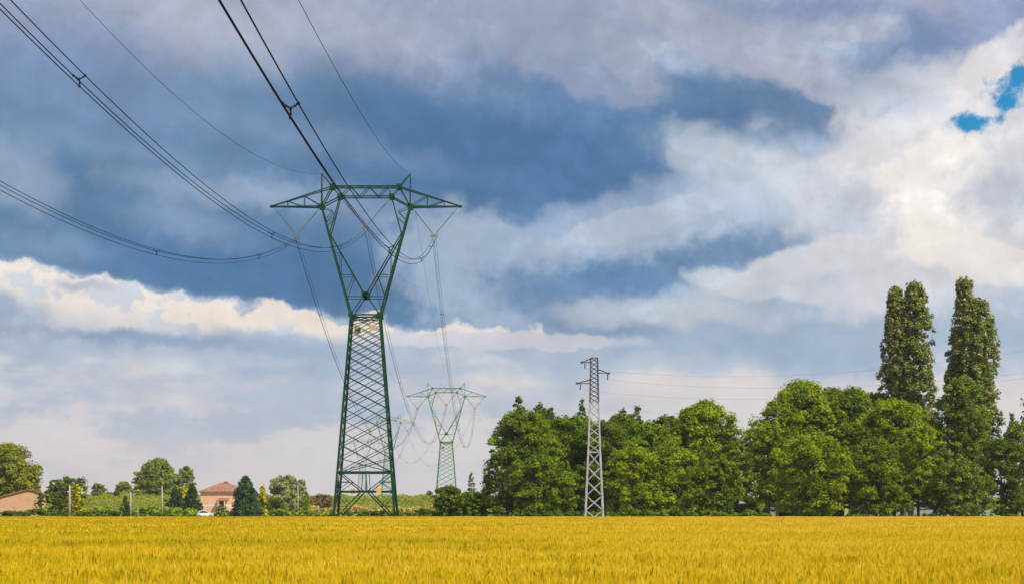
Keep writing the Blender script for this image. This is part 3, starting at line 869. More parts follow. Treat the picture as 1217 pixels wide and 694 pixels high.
# --- poplars
def poplar(px, wpx, top, y, label, leaders, seed):
    r = np.random.default_rng(seed); H = wz(top, y); root = empty('poplar', (wx(px,y),y,0), label, 'tree', 'tall poplars of the grove')
    k = y/F; cs = []; rs = []; b = MB()
    for (ox, tp_, wl) in leaders:
        h_ = wz(tp_, y); w = wl*k; x = (ox)*k
        n = int(h_*30.0)
        for i in range(n):
            t = r.uniform(.12,1); a = r.uniform(0,6.28)
            prof = (min(1,(t)*2.4)**.5)*(1-max(0,(t-.55)/.47)**1.8*.78)
            q = r.uniform(0,1)**.5*.5*w*prof*(1+.16*math.sin(3*a+9*t)+.12*math.sin(17*t+a))
            rad = w*r.uniform(.05,.11)
            cs.append((x*(.35+.65*t)+q*math.cos(a), q*math.sin(a), t*h_*.975)); rs.append(rad)
        b.tube([(x*(.35+.65*t), 0, t*h_*.95) for t in np.linspace(0,1,8)], [.42*(1-.9*t)+.03 for t in np.linspace(0,1,8)], 8)
        for i in range(46):
            t = r.uniform(.2,.9); a = r.uniform(0,6.28); L = .42*w*r.uniform(.5,1)
            L *= 1-.6*t; s0 = Vector((x*(.35+.65*t),0,t*h_*.93)); e = s0+Vector((L*math.cos(a), L*math.sin(a), L*1.6))
            b.tube([s0, s0.lerp(e,.5)+Vector((L*.18*math.cos(a), L*.18*math.sin(a), -.1)), e], [.09,.06,.02], 5)
    P, Nn, T = clump_leaves(np.array(cs), np.array(rs), 170, seed, flat=1.7, up=.2, tv=.5)
    zmax = np.percentile(P[:,2], 99.95); P[:,2] *= H/zmax
    leaf_mesh('crown', P, Nn, .27, T, M['leaf_poplar'], root, seed=seed)
    b.build('trunk', M['bark_pale'], root, True)
poplar(1079,62,337,300,'left one of the two tall poplars, with a forked double top',[(-15,341,44),(9,337,54)],41)
poplar(1155,60,333,300,'right one of the two tall poplars, with a single pointed top',[(-9,333,44),(7,358,58),(-15,395,38)],42)
# undergrowth along the grove foot
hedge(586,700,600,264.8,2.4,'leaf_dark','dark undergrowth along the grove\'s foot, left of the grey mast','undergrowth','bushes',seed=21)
hedge(700,905,601,264.8,2.2,'leaf_grove','green undergrowth along the grove\'s foot, right of the grey mast','undergrowth','bushes',seed=22,dens=.8)
hedge(880,915,604,265,1.5,'leaf_grove','small green bush at the left end of the dark opening under the grove','bush','bush',seed=23)
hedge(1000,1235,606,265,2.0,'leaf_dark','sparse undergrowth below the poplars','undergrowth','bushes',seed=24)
# distant trees behind the grove so that gaps stay green
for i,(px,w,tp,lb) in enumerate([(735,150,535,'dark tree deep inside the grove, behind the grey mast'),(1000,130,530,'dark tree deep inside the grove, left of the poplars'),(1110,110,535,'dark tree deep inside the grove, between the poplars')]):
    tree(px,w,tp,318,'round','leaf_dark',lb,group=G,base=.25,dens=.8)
# ------------------------------------------------------------------ left side trees
GLT = 'trees beyond the field on the left'
tree(2,86,527,430,'round','leaf_olive','large round sunlit tree behind the brick barn at the left edge',group=GLT,base=.1,nclump=190)
tree(66,26,570,410,'column','leaf_dark','dark bushy tree right of the barn, left of the yellow shrub',group=GLT,base=.03)
tree(84,40,566,414,'round','leaf_dark','dark pine-like tree behind the yellow shrub by the concrete post',group=GLT,base=.05)
tree(90,24,575,404,'column','leaf_yellow','golden yellow shrub behind the left concrete post',name='shrub',cat='shrub',group=GLT,base=.02)
tree(48,14,586,398,'column','leaf_dark','small dark bush touching the barn\'s right corner',name='shrub',cat='shrub',group=GLT,base=.0,nclump=30)
tree(117,20,574,700,'round','leaf_far','small lone tree on the embankment',group=GLT,base=.3,nclump=50)
tree(147,30,572,690,'dome','leaf_far','low wide tree left of the big round tree on the embankment',group=GLT,base=.3,nclump=60)
tree(188,58,545,680,'dome','leaf_far','big spreading tree on the skyline left of the house',group=GLT,base=.3,nclump=150,ls=.62)
tree(221,24,554,684,'column','leaf_far','narrower tree close to the right of the big spreading tree',group=GLT,base=.3,nclump=60,ls=.6)
hedge(150,226,574,676,5,'leaf_far','row of low green bushes below the big spreading tree','bushes','bushes',seed=31,zb=4.6,ls=.6)
hedge(128,136,580,690,4,'leaf_far','small far bush on the embankment\'s edge','bush','bush',seed=32,zb=4.6,ls=.6)
tree(149,13,589,392,'cone','leaf_conifer','small dark upright conifer left of the two thin posts',name='conifer',group=GLT,base=.0,nclump=50)
tree(209,26,579,478,'cone','leaf_conifer','dark conifer left of the house, the left one of a pair',name='conifer',group=GLT,base=.0,nclump=110)
tree(228,24,575,480,'cone','leaf_conifer','dark conifer close to the house\'s left corner, the right one of a pair',name='conifer',group=GLT,base=.0,nclump=110)
tree(218,22,579,487,'column','leaf_yellow','yellow-green tree top between the pair of dark conifers',group=GLT,base=.1,nclump=50)
tree(292,38,566,476,'cone','leaf_conifer','large dark conifer covering the house\'s right side',name='conifer',group=GLT,base=.0,nclump=210)
tree(312,20,577,482,'cone','leaf_yellow','golden conifer right of the large dark conifer',name='conifer',group=GLT,base=.0,nclump=70)
tree(328,20,592,440,'round','leaf_dark','dark rounded bush right of the golden conifer',name='shrub',cat='shrub',group=GLT,base=.0,nclump=60)
tree(263,15,600,470,'round','leaf_olive','small leafy shrub in front of the house door',name='shrub',cat='shrub',group=GLT,base=.0,nclump=40)
tree(341,42,565,560,'round','leaf_willow','pale silvery willow behind the dark bush',group=GLT,base=.1,nclump=110)
tree(345,54,582,545,'dome','leaf_willow','low pale bushes at the foot of the silvery willow',name='shrub',cat='shrub',group=GLT,base=.0,nclump=80)
tree(364,17,585,420,'cone','leaf_bright','bright green young tree left of the big pylon',group=GLT,base=.0,nclump=50)
tree(383,26,587,560,'round','leaf_brown','reddish brown bush left of the big pylon\'s foot',name='shrub',cat='shrub',group=GLT,base=.0,nclump=50)
tree(370,22,590,540,'round','leaf_brown','smaller brownish bush behind the young tree',name='shrub',cat='shrub',group=GLT,base=.0,nclump=40)
tree(510,13,583,640,'dome','leaf_far','tiny tree on the skyline right of the big pylon',group=GLT,base=.3,nclump=30)
tree(533,34,577,300,'round','leaf_dark','rounded dark bush in front of the second pylon',name='shrub',cat='shrub',group=GLT,base=.0,nclump=120)
tree(561,40,584,298,'round','leaf_grove','rounded green bush below the dead conifer',name='shrub',cat='shrub',group=GLT,base=.0,nclump=120)
tree(560,18,562,306,'cone','leaf_brown','thin half-dead brown conifer rising above the bushes',name='conifer',group=GLT,base=.15,nclump=46,dens=.55)
# hedges
hedge(-60,56,602,392,3,'leaf_dark','dark hedge in front of the brick barn',seed=51)
hedge(56,152,603,392,3,'leaf_dark','dark hedge between the barn and the thin posts',seed=52)
hedge(100,232,598,430,4,'leaf_bright','bright green hedge in front of the embankment, left of the house',seed=53,ls=.4)
hedge(152,200,606,394,3,'leaf_dark','low dark hedge at the foot of the thin posts',seed=54)
hedge(318,400,603,400,3,'leaf_bright','bright low hedge between the bush and the big pylon',seed=55,ls=.38)
hedge(412,524,602,300,3.5,'leaf_dark','long low dark hedge behind the big pylon\'s legs',seed=56)
hedge(382,408,608,264.5,2,'leaf_grove','patch of tall weeds around the big pylon\'s left feet','weeds','weeds',seed=57,ls=.2)
hedge(408,470,612,264.6,1.2,'leaf_grove','low weeds between the big pylon\'s feet','weeds','weeds',seed=58,ls=.18,dens=.5)
hedge(360,530,598,520,6,'straw','straw-coloured reeds below the embankment, right of the house','reeds','reeds',seed=59,ls=.45,dens=.7)
hedge(100,210,600,470,5,'straw','straw-coloured dry grass below the embankment, left of the house','reeds','reeds',seed=60,ls=.4,dens=.4)
# crop on the embankment: stuff
r = np.random.default_rng(77); n = 80000
xs = r.uniform(-270, 30, n); t = r.uniform(0,1,n)
ys = 590+np.interp(t,[0,1],[0,30]); zs = np.interp(ys-590,[0,8,19,26,30],[.3,2.4,5.0,5.2,5.2])
row = .5+.5*np.sin(xs*1.1+ys*.1)
P = np.stack([xs, ys, zs+r.uniform(.0,.75,n)*(.5+.7*row)], 1); Nn = r.normal(size=(n,3))*.6+np.array([0,-.3,.5]); Nn /= np.linalg.norm(Nn,axis=1)[:,None]
tag(leaf_mesh('grass', P, Nn, .42, .5+.16*np.sin(xs*.05)*np.sin(ys*.4+xs*.02)+r.normal(size=n)*.1, leafmat('bank_leaf',(.14,.19,.012),(.30,.31,.045),.3), None), 'light green crop growing along the embankment', 'grass', kind='stuff')

# ------------------------------------------------------------------ house
def brickwall(name, c, c2):
    return mat(name, c, .9, c2=c2, scale=.9, detail=8)
M['plaster'] = brickwall('plaster', (.88,.50,.30), (.72,.39,.23))
M['barn_brick'] = brickwall('barn_brick', (.56,.28,.14), (.36,.20,.12))
M['white_paint'] = mat('white_paint', (.78,.74,.68), .7, var=.06)
M['dark_wood'] = mat('dark_wood', (.05,.025,.03), .6, var=.2)
M['glass'] = mat('glass', (.02,.025,.03), .08, 0, .8)
def tile_mat():
    m, t, p = mat_base('roof_tiles'); tc = t.nodes.new('ShaderNodeTexCoord')
    w_ = t.nodes.new('ShaderNodeTexWave'); w_.inputs['Scale'].default_value = 1.6; w_.inputs['Distortion'].default_value = .6
    t.links.new(tc.outputs['Object'], w_.inputs['Vector'])
    n = t.nodes.new('ShaderNodeTexNoise'); n.inputs['Scale'].default_value = 2.2; n.inputs['Detail'].default_value = 6
    t.links.new(tc.outputs['Object'], n.inputs['Vector'])
    r = t.nodes.new('ShaderNodeValToRGB'); e = r.color_ramp.elements
    e[0].position = .35; e[0].color = (.24,.11,.06,1); e[1].position = .65; e[1].color = (.56,.27,.16,1)
    t.links.new(n.outputs['Fac'], r.inputs[0]); t.links.new(r.outputs[0], p.inputs['Base Color']); p.inputs['Roughness'].default_value = .85
    b = t.nodes.new('ShaderNodeBump'); b.inputs['Strength'].default_value = .8; b.inputs['Distance'].default_value = .1
    t.links.new(w_.outputs['Fac'], b.inputs['Height']); t.links.new(b.outputs[0], p.inputs['Normal']); return m
M['tiles'] = tile_mat()
def house():
    y = 500; k = y/F
    root = empty('farmhouse', (wx(238.5,y), y, 0), 'two-storey peach farmhouse with a hipped tile roof between dark conifers', 'house')
    Wd = 10.0; D = 9.0; He = wz(584,y)
    b = MB(); b.box(0,0,0,Wd,D,He); b.build('wall', M['plaster'], root)
    b = MB(); o_ = .55; zr = wz(572.3,y)
    e = [(-o_,-o_,He-.05),(Wd+o_,-o_,He-.05),(Wd+o_,D+o_,He-.05),(-o_,D+o_,He-.05)]
    rp = [(4.4,4.2,zr),(5.6,4.8,zr)]
    eb = [(x,yy,z+.16) for x,yy,z in e]
    b.add(e+eb+rp, [(3,2,1,0),(0,1,5,4),(1,2,6,5),(2,3,7,6),(3,0,4,7),(4,5,9,8),(5,6,9),(6,7,8,9),(7,4,8)])
    rf = b.build('roof', M['tiles'], root)
    b = MB(); b.box(5.1,4.0,zr-.6,5.7,4.6,zr+.12); b.box(5.04,3.94,zr+.12,5.76,4.66,zr+.2)
    b.build('chimney', M['tiles'], rf)
    b = MB(); b.box(-.12,-.12,He-.38,Wd+.12,-.003,He-.08); b.box(-.12,-.003,He-.38,-.003,D,He-.08); b.build('eave_band', M['white_paint'], root)
    b = MB(); zc_ = wz(600.5,y); b.box(-.04,-.05,zc_-.16,4.2,-.003,zc_+.16); b.box(5.95,-.05,zc_-.16,Wd,-.003,zc_+.16); b.build('string_course', M['white_paint'], root)
    x0 = (259.8-238.5)*k
    b = MB(); zt = wz(591.5,y); b.add([(x0,-.02,zt+.1),(x0+2.5,-.02,zt+.1),(x0+2.5,-1.7,zt-.45),(x0,-1.7,zt-.45),(x0,-.02,zt-.06),(x0+2.5,-.02,zt-.06),(x0+2.5,-1.7,zt-.6),(x0,-1.7,zt-.6)],
        [(0,3,2,1),(4,5,6,7),(0,1,5,4),(1,2,6,5),(2,3,7,6),(3,0,4,7)])
    b.build('porch_canopy', M['tiles'], root)
    b = MB(); xd = (261.2-238.5)*k; zd0 = wz(605,y); zd1 = wz(595,y); b.box(xd,-.04,zd0,xd+.95,-.003,zd1)
    d = b.build('door', M['dark_wood'], root)
    b = MB(); b.box(xd-.1,-.07,zd0,xd-.004,-.003,zd1+.1); b.box(xd+.954,-.07,zd0,xd+1.06,-.003,zd1+.1); b.build('door_frame', M['white_paint'], d)
    b = MB(); b.box(xd+1.25,-1.6,zd0,xd+1.42,-1.45,zt-.5); b.box(x0+.02,-1.6,zd0,x0+.16,-1.45,zt-.5); b.build('porch_post', M['white_paint'], root)
    b = MB()
    b.box(x0-.05,-1.7,0,x0+2.6,-.004,zd0)
    for i in range(8): b.box(x0+2.6+i*.28,-1.5,0,x0+2.88+i*.28,-.3,zd0-(i+1)*zd0/9)
    b.build('steps', M['white_paint'], root)


    # one shuttered window on the left side wall
    b = MB(); b.box(-.05,3.2,3.6,-.003,4.2,5.0); b.build('window', M['dark_wood'], root)
house()
# ------------------------------------------------------------------ brick barn
def barn():
    y = 405; k = y/F; X1 = wx(54,y)
    root = empty('brick_barn', (X1, y, 0), 'weathered orange brick barn with a low gable roof at the left edge', 'barn', rz=R(14))
    pr = [(0,0),(0,wz(588,y)),(-(54-40)*k,wz(582.6,y)),(-(54-33)*k,wz(582,y)),(-(54+62)*k,wz(609,y)+.2),(-(54+62)*k,0)]
    L = 16; n = len(pr); b = MB()
    b.add([(x,0,z) for x,z in pr]+[(x,L,z) for x,z in pr], [tuple(range(n))]+[tuple(range(2*n-1,n-1,-1))]+[(i,i+n,(i+1)%n+n,(i+1)%n) for i in range(n)])
    bmm, t, p = mat_base('brick_wall_weathered'); tc = t.nodes.new('ShaderNodeTexCoord')
    mp = t.nodes.new('ShaderNodeMapping'); mp.inputs['Scale'].default_value = (.25,.25,.5); t.links.new(tc.outputs['Object'], mp.inputs[0])
    nn = t.nodes.new('ShaderNodeTexNoise'); nn.inputs['Scale'].default_value = 1.5; nn.inputs['Detail'].default_value = 9; nn.inputs['Roughness'].default_value = .68
    t.links.new(mp.outputs[0], nn.inputs['Vector'])
    r = t.nodes.new('ShaderNodeValToRGB'); e = r.color_ramp.elements
    e[0].position = .36; e[0].color = (.40,.26,.17,1); e[1].position = .62; e[1].color = (.64,.27,.09,1)
    x_ = r.color_ramp.elements.new(.48); x_.color = (.60,.36,.22,1)
    t.links.new(nn.outputs['Fac'], r.inputs[0]); t.links.new(r.outputs[0], p.inputs['Base Color']); p.inputs['Roughness'].default_value = .95
    b.build('wall', bmm, root)
    b = MB(); top = [pr[1],pr[2],pr[3],pr[4]]; top = [(top[0][0]+.3, top[0][1]-.1)]+top[1:3]+[(top[3][0]-.3, top[3][1]-.1)]
    m = len(top)
    vs = [(x,-.35,z+.03) for x,z in top]+[(x,L+.3,z+.03) for x,z in top]+[(x,-.35,z+.2) for x,z in top]+[(x,L+.3,z+.2) for x,z in top]
    fs = []
    for i in range(m-1): fs += [(i,i+1,m+i+1,m+i),(2*m+i,3*m+i,3*m+i+1,2*m+i+1),(i,2*m+i,2*m+i+1,i+1),(m+i,m+i+1,3*m+i+1,3*m+i)]
    fs += [(0,m,3*m,2*m),(m-1,3*m-1,4*m-1,2*m-1)]
    b.add(vs, fs); b.build('roof', M['tiles'], root)
barn()
# pale sheds behind the grove
M['pale_wall'] = mat('pale_wall', (.36,.35,.33), .85, var=.15, scale=.6)
M['tarp'] = mat('dark_tarp', (.025,.03,.035), .5, var=.3, scale=.5)
M['red_brick'] = mat('red_brick_wall', (.42,.18,.12), .9, var=.2, scale=1)
def shed(px0, px1, top, y, wallm, roofm, label, door=None, depth=8, name='shed'):
    x0, x1 = wx(px0,y), wx(px1,y); H = wz(top,y); root = empty(name, (x0,y,0), label, 'building'); w = x1-x0
    b = MB(); b.box(0,0,0,w,depth,H); b.build('wall', M[wallm], root)
    b = MB(); b.add([(-.3,-.3,H-.05),(w+.3,-.3,H-.05),(w+.3,depth/2,H+1.3),(-.3,depth/2,H+1.3),(w+.3,depth+.3,H-.05),(-.3,depth+.3,H-.05),
                     (-.3,-.3,H+.1),(w+.3,-.3,H+.1),(w+.3,depth/2,H+1.45),(-.3,depth/2,H+1.45),(w+.3,depth+.3,H+.1),(-.3,depth+.3,H+.1)],
                    [(6,7,8,9),(9,8,10,11),(3,2,1,0),(5,4,2,3),(0,1,7,6),(4,5,11,10),(0,6,9,3),(3,9,11,5),(1,2,8,7),(2,4,10,8)])
    b.build('roof', M[roofm], root)
    nx = max(1, int(w/4))
    for i in range(nx):
        cx_ = (i+.5)*w/nx; b = MB(); b.box(cx_-.5,-.04,H*.35,cx_+.5,-.003,H*.75); b.build('window', M['glass'], root)
    if door is not None:
        b = MB(); b.box(door*w,-.05,0,door*w+1.6,-.004,min(2.3,H*.8)); b.build('door', M['dark_wood'], root)
shed(1058,1176,590,335,'pale_wall','galv','long pale shed glimpsed between the trunks under the poplars',.6)
shed(1018,1040,594,332,'red_brick','tiles','small red brick shed glimpsed left of the pale shed',name='brick_shed')
shed(880,940,598,330,'pale_wall','galv','low white building glimpsed under the trees right of the gap',.7)
b = MB()
x0, x1 = wx(926,300), wx(1000,300)
pts = np.linspace(0,1,9)
prof = [(0,0),(.15,1.1),(.8,1.75),(1.8,2.0),(2.8,1.75),(3.45,1.1),(3.6,0)]
vs = [(x0+(x1-x0)*t_, 300+p_[0], p_[1]*(1-.04*(i%2))) for i, t_ in enumerate(pts) for p_ in prof]
m_ = len(prof); fs = [(i*m_+j,(i+1)*m_+j,(i+1)*m_+j+1,i*m_+j+1) for i in range(8) for j in range(m_-1)]+[tuple(range(m_)),tuple(range(9*m_-1,8*m_-1,-1))]
b.add(vs, fs); o = b.build('covered_stack', M['tarp']); tag(o, 'long low stack under a dark sheet in the opening beneath the trees', 'stack')
# ------------------------------------------------------------------ posts
def post(px, top, y, r_, label, cross=False, mt='concrete'):
    root = empty('utility_pole', (wx(px,y),y,0), label, 'pole', 'thin poles on the left')
    b = MB(); H = wz(top,y); b.tube([(0,0,0),(0,0,H*.5),(0,0,H)], [r_*.95,r_*.85,r_*.65], 10); b.build('shaft', M[mt], root, True)
    b = MB()
    if cross:
        b.box(-.7,-.05,H-.55,.7,.05,H-.43)
        for x in (-.6,0,.6): b.tube([(x,0,H-.43),(x,0,H-.25)], [.05,.07], 6)
        b.build('crossarm', M[mt], root)
    else:
        b.box(-.16,-.16,H,.16,.16,H+.12); b.build('cap', M[mt], root)
post(82.8,576,385,.20,'thick concrete pole in front of the yellow shrub')
post(155.3,584,388,.15,'thin pale pole standing alone left of the white car', True)
post(192.6,577,396,.16,'pale pole in front of the embankment, left of the dark conifers')
post(354,575,405,.12,'thin brownish pole in front of the silvery willow')
post(164,602,388,.09,'short stub of a post beside the thin pale pole')
post(49,568,640,.22,'far faint pole rising between the round tree and the dark bushes', True, 'galv')
# ------------------------------------------------------------------ parked cars
def car(px, y, rz, paint, label):
    root = empty('parked_car', (wx(px,y),y,0), label, 'car', 'cars parked near the farmhouse', R(rz))
    prof = [(-2.1,.35),(-2.12,.75),(-1.95,.95),(-1.55,1.02),(-1.15,1.38),(-.5,1.48),(.35,1.45),(1.0,1.02),(1.75,.88),(2.08,.68),(2.1,.35)]
    b = MB(); vs = []; sl = [(-.86,.0),(-.80,.03),(.80,.03),(.86,.0)]
    rows = []
    for yy, dz_ in ((-.86,0),(-.7,.02),(.7,.02),(.86,0)):
        rows.append([(x, yy*(1-.14*max(0,(z-.9))/.5), z+(dz_ if z > .5 else 0)) for x, z in prof])
    n = len(prof); vs = [p for r_ in rows for p in r_]
    fs = [(i*n+j, i*n+(j+1), (i+1)*n+(j+1), (i+1)*n+j) for i in range(3) for j in range(n-1)] + [(i*n+n-1, i*n, (i+1)*n, (i+1)*n+n-1) for i in range(3)]
    fs += [tuple(range(n-1,-1,-1)), tuple(3*n+j for j in range(n))]
    b.add(vs, fs); b.build('body', M[paint], root)
    b = MB()
    for sg in (-1,1):
        q = [(-1.3,.98),(-1.02,1.33),(-.5,1.40),(.3,1.37),(.82,1.0)]
        f_ = [(x, sg*(.875*(1-.14*max(0,(z-.9))/.5)), z) for x,z in q]; b.add(f_, [tuple(range(5))])
    b.add([(.98,-.62,1.05),(.98,.62,1.05),(.45,.58,1.43),(.45,-.58,1.43)], [(0,1,2,3)])
    b.add([(-1.52,-.62,1.08),(-1.52,.62,1.08),(-1.2,.58,1.39),(-1.2,-.58,1.39)], [(0,1,2,3)])
    b.build('window', M['glass'], root)
    for wxx in (-1.3,1.3):
        for sg in (-1,1):
            b = MB(); b.tube([(wxx,sg*.70,.32),(wxx,sg*.90,.32)], .32, 16); w_ = b.build('wheel', M['tarp'], root)
            b = MB(); b.tube([(wxx,sg*.90,.32),(wxx,sg*.915,.32)], .19, 12); b.build('rim', M['galv'], w_)
    for sg in (-1,1):
        b = MB(); b.ball((2.03,sg*.62,.68), (.08,.16,.08), 8, 5); b.build('headlight', M['glass'], root)
M['car_white'] = mat('car_paint_white', (.80,.80,.80), .3, 0, .6)
M['car_grey'] = mat('car_paint_pale_grey', (.55,.58,.58), .35, .2, .6)
car(243,474,12,'car_white','white car parked below the farmhouse\'s left corner')
car(176,440,-8,'car_grey','pale grey car half hidden behind the hedge left of the dark conifers')

# ------------------------------------------------------------------ wheat
def wheat_mat():
    m, t, p = mat_base('wheat'); a = t.nodes.new('ShaderNodeAttribute'); a.attribute_name = 'tint'
    g = t.nodes.new('ShaderNodeNewGeometry')
    n = t.nodes.new('ShaderNodeTexNoise'); n.inputs['Scale'].default_value = .16; n.inputs['Detail'].default_value = 6; n.inputs['Roughness'].default_value = .6
    t.links.new(g.outputs['Position'], n.inputs['Vector'])
    sx = t.nodes.new('ShaderNodeSeparateXYZ'); t.links.new(g.outputs['Position'], sx.inputs[0])
    mr = t.nodes.new('ShaderNodeMapRange'); mr.inputs[1].default_value = -30; mr.inputs[2].default_value = 30; mr.inputs[3].default_value = -.10; mr.inputs[4].default_value = .14
    t.links.new(sx.outputs[0], mr.inputs[0])
    mq = t.nodes.new('ShaderNodeMapping'); mq.inputs['Scale'].default_value = (.35, 1.0, 1.0); t.links.new(g.outputs['Position'], mq.inputs[0]); t.links.new(mq.outputs[0], n.inputs['Vector'])
    ad = t.nodes.new('ShaderNodeMath'); ad.operation = 'MULTIPLY_ADD'; t.links.new(n.outputs['Fac'], ad.inputs[0]); ad.inputs[1].default_value = 1.15
    t.links.new(a.outputs['Fac'], ad.inputs[2])
    a2 = t.nodes.new('ShaderNodeMath'); a2.operation = 'ADD'; t.links.new(ad.outputs[0], a2.inputs[0]); t.links.new(mr.outputs[0], a2.inputs[1])
    a3 = t.nodes.new('ShaderNodeMath'); a3.operation = 'SUBTRACT'; t.links.new(a2.outputs[0], a3.inputs[0]); a3.inputs[1].default_value = .59
    r = t.nodes.new('ShaderNodeValToRGB'); cr = r.color_ramp; e = cr.elements
    e[0].position = 0; e[0].color = (.18,.19,.008,1); e[1].position = 1; e[1].color = (.96,.77,.14,1)
    q = cr.elements.new(.28); q.color = (.57,.45,.006,1); q = cr.elements.new(.62); q.color = (.88,.63,.012,1)
    t.links.new(a3.outputs[0], r.inputs[0]); t.links.new(r.outputs[0], p.inputs['Base Color'])
    p.inputs['Roughness'].default_value = .6; p.inputs['Specular IOR Level'].default_value = .12
    tr = t.nodes.new('ShaderNodeBsdfTranslucent'); t.links.new(r.outputs[0], tr.inputs[0])
    mx_ = t.nodes.new('ShaderNodeMixShader'); mx_.inputs[0].default_value = .3
    t.links.new(p.outputs[0], mx_.inputs[1]); t.links.new(tr.outputs[0], mx_.inputs[2]); t.links.new(mx_.outputs[0], t.nodes['Material Output'].inputs[0])
    return m
M['wheat'] = wheat_mat()
def patch(size, nst, near, seed):
    """verts, faces, tints of one square of standing wheat"""
    r = np.random.default_rng(seed); V_ = []; F_ = []; T_ = []
    cl = r.uniform(0, size, (max(4,int(size*size*9)), 2)); ct = r.normal(size=len(cl))*.09; ch = r.normal(size=len(cl))*.045
    def quad(a, b_, c, d, t_):
        o = len(V_); V_.extend([a,b_,c,d]); F_.append((o,o+1,o+2,o+3)); T_.append(t_)
    def tri(a, b_, c, t_):
        o = len(V_); V_.extend([a,b_,c]); F_.append((o,o+1,o+2)); T_.append(t_)
    for i in range(nst):
        x, y = r.uniform(0,size,2); j = np.argmin((cl[:,0]-x)**2+(cl[:,1]-y)**2)
        h = (.70 if near else .60)+ch[j]+r.normal()*.045; lean = r.normal(size=2)*.07+np.array([.05,.01]); tn = .5+ct[j]+r.normal()*.12
        if r.random() < .05: tn -= .38
        b0 = np.array([x-size/2,y-size/2,.22]); tp = np.array([x-size/2+lean[0],y-size/2+lean[1],h])
        a = r.uniform(0,math.pi); u = np.array([math.cos(a),math.sin(a),0]); w_ = .0035 if near else .010
        quad(b0-u*w_, b0+u*w_, tp+u*w_, tp-u*w_, tn-.10)
        bend = r.uniform(.1,.9); ea = r.uniform(0,6.28)
        d = np.array([lean[0]*2+bend*.35*math.cos(ea), lean[1]*2+bend*.35*math.sin(ea), 1]); d /= np.linalg.norm(d)
        L = r.uniform(.075,.11); ew = .011 if near else .022
        if near:
            m1 = tp+d*L*.35; m2 = tp+d*L*.75; e_ = tp+d*L
            for uu in (u, np.cross(d,u)):
                quad(tp-uu*ew*.5, tp+uu*ew*.5, m1+uu*ew, m1-uu*ew, tn); quad(m1-uu*ew, m1+uu*ew, m2+uu*ew*.75, m2-uu*ew*.75, tn+.05)
                tri(m2-uu*ew*.75, m2+uu*ew*.75, e_, tn+.05)
            for q in range(7):
                aa = r.uniform(0,6.28); s = tp+d*L*r.uniform(.2,.9); o_ = np.array([math.cos(aa),math.sin(aa),0])
                e2 = s+d*r.uniform(.06,.10)+o_*r.uniform(.015,.045); pp = np.cross(d,o_)*.0016
                tri(s-pp, s+pp, e2, tn+.18)
        else:
            e_ = tp+d*L*1.7; m1 = tp+d*L*.6
            quad(tp-u*ew*.4, m1-u*ew, e_, m1+u*ew, tn+.04); v2 = np.cross(d,u); quad(tp-v2*ew*.4, m1-v2*ew, e_, m1+v2*ew, tn+.04)
        for q in range(2 if near else 1):
            z0 = r.uniform(.35,.62); aa = r.uniform(0,6.28); o_ = np.array([math.cos(aa),math.sin(aa),0]); s = b0+(tp-b0)*((z0-.22)/(h-.22))
            e2 = s+o_*r.uniform(.08,.16)+np.array([0,0,r.uniform(-.05,.14)]); pp = np.array([-o_[1],o_[0],0])*(.006 if near else .014)
            md = s.copy()*.5+e2*.5+np.array([0,0,.05]); tri(s-pp*.5, md+pp, md-pp, tn-.12 if r.random()<.8 else tn-.4); tri(md-pp, md+pp, e2, tn-.05)
    return V_, F_, T_
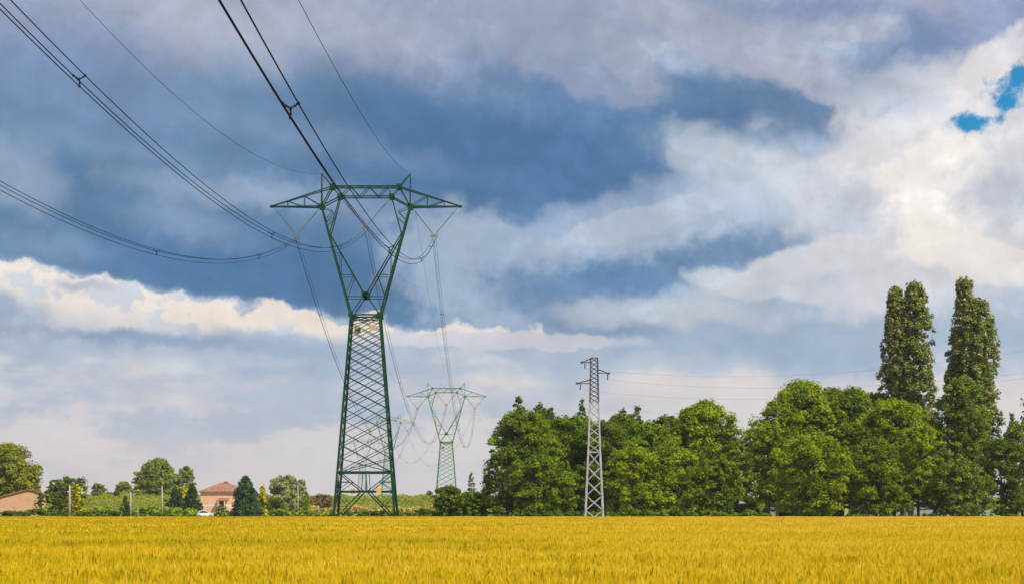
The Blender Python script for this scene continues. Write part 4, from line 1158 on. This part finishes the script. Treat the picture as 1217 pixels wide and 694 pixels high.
def wheat_obj(name, size, nst, near, y0, y1, step, seed, label):
    V_, F_, T_ = patch(size, nst, near, seed); r = np.random.default_rng(seed+1); pts = []
    yy = y0
    while yy < y1:
        hw_ = min(.25*yy+22, 140); xx = -hw_
        while xx < hw_: pts.append((xx+r.uniform(-.15,.15)*step, yy+r.uniform(-.15,.15)*step, 0)); xx += step
        yy += step
    nv = len(V_)
    me = bpy.data.meshes.new(name); me.from_pydata([tuple(v) for v in V_]+pts, [], F_); me.materials.append(M['wheat'])
    a = me.attributes.new('tint','FLOAT','FACE'); a.data.foreach_set('value', np.array(T_, dtype=np.float32))
    s = me.attributes.new('spot','BOOLEAN','POINT'); s.data.foreach_set('value', [False]*nv+[True]*len(pts))
    o = bpy.data.objects.new(name, me); COL.objects.link(o)
    g = bpy.data.node_groups.new('sow_'+name, 'GeometryNodeTree')
    g.interface.new_socket('Geometry', in_out='INPUT', socket_type='NodeSocketGeometry'); g.interface.new_socket('Geometry', in_out='OUTPUT', socket_type='NodeSocketGeometry')
    gi = g.nodes.new('NodeGroupInput'); go = g.nodes.new('NodeGroupOutput')
    na = g.nodes.new('GeometryNodeInputNamedAttribute'); na.data_type = 'BOOLEAN'; na.inputs[0].default_value = 'spot'
    sp = g.nodes.new('GeometryNodeSeparateGeometry'); sp.domain = 'POINT'
    ip = g.nodes.new('GeometryNodeInstanceOnPoints')
    rv = g.nodes.new('FunctionNodeRandomValue'); rv.data_type = 'FLOAT_VECTOR'; rv.inputs[0].default_value = (0,0,0); rv.inputs[1].default_value = (0,0,6.283)
    rs = g.nodes.new('FunctionNodeRandomValue'); rs.data_type = 'FLOAT_VECTOR'; rs.inputs[0].default_value = (1.05,1.05,.95); rs.inputs[1].default_value = (1.25,1.25,1.08); rs.inputs['Seed'].default_value = 5
    L_ = g.links.new
    L_(gi.outputs[0], sp.inputs[0]); L_([o_ for o_ in na.outputs if o_.enabled][0], sp.inputs[1])
    L_(sp.outputs[0], ip.inputs['Points']); L_(sp.outputs[1], ip.inputs['Instance'])
    L_(rv.outputs[0], ip.inputs['Rotation']); L_(rs.outputs[0], ip.inputs['Scale']); L_(ip.outputs[0], go.inputs[0])
    md = o.modifiers.new('sow', 'NODES'); md.node_group = g
    tag(o, label, 'wheat', kind='stuff')
wheat_obj('wheat', 1.0, 300, True, 3, 75, .92, 61, 'ripe golden wheat in the foreground')
wheat_obj('wheat', 3.0, 1100, False, 75, FE-1.4, 2.7, 62, 'ripe golden wheat stretching to the field\'s far edge')
# a few dark green weeds standing above the ears
for i,(px,py,lb) in enumerate([(190,632,'thin dark green weed sticking out of the wheat below the left thin posts'),(1118,666,'small dark green weed in the wheat at the lower right'),(664,660,'dark weed tuft in the wheat right below the grey mast\'s left side')]):
    yv = (EYE-.9)*F/(py-HZ); r = np.random.default_rng(300+i); b = MB()
    for q in range(7):
        a = r.uniform(0,6.28); l = r.uniform(.03,.10); h_ = r.uniform(.85,.98)
        b.tube([(0,0,.3),(l*.4*math.cos(a),l*.4*math.sin(a),h_*.8),(l*math.cos(a),l*math.sin(a),h_)], [.006,.009,.003], 4)
    o = b.build('weed', M['weed'] if 'weed' in M else M.setdefault('weed', mat('weed',(.05,.10,.02)))); o.location = (wx(px,yv), yv, 0); tag(o, lb, 'weed', 'weeds standing in the wheat')

# ------------------------------------------------------------------ haze
HAZE = 0.00010
if HAZE:
    b = MB(); b.box(-1620,-370,-1,1620,3020,62)
    hm = bpy.data.materials.new('haze'); hm.use_nodes = True; t = hm.node_tree; t.nodes.clear()
    v = t.nodes.new('ShaderNodeVolumePrincipled'); v.inputs['Color'].default_value = (.93,.94,.97,1); v.inputs['Density'].default_value = HAZE; v.inputs['Anisotropy'].default_value = .3
    om = t.nodes.new('ShaderNodeOutputMaterial'); t.links.new(v.outputs[0], om.inputs['Volume'])
    tag(b.build('haze', hm), kind='stuff')
SC.render.engine = 'CYCLES'
SC.cycles.max_bounces = 5; SC.cycles.diffuse_bounces = 3; SC.cycles.transmission_bounces = 3; SC.cycles.volume_bounces = 0
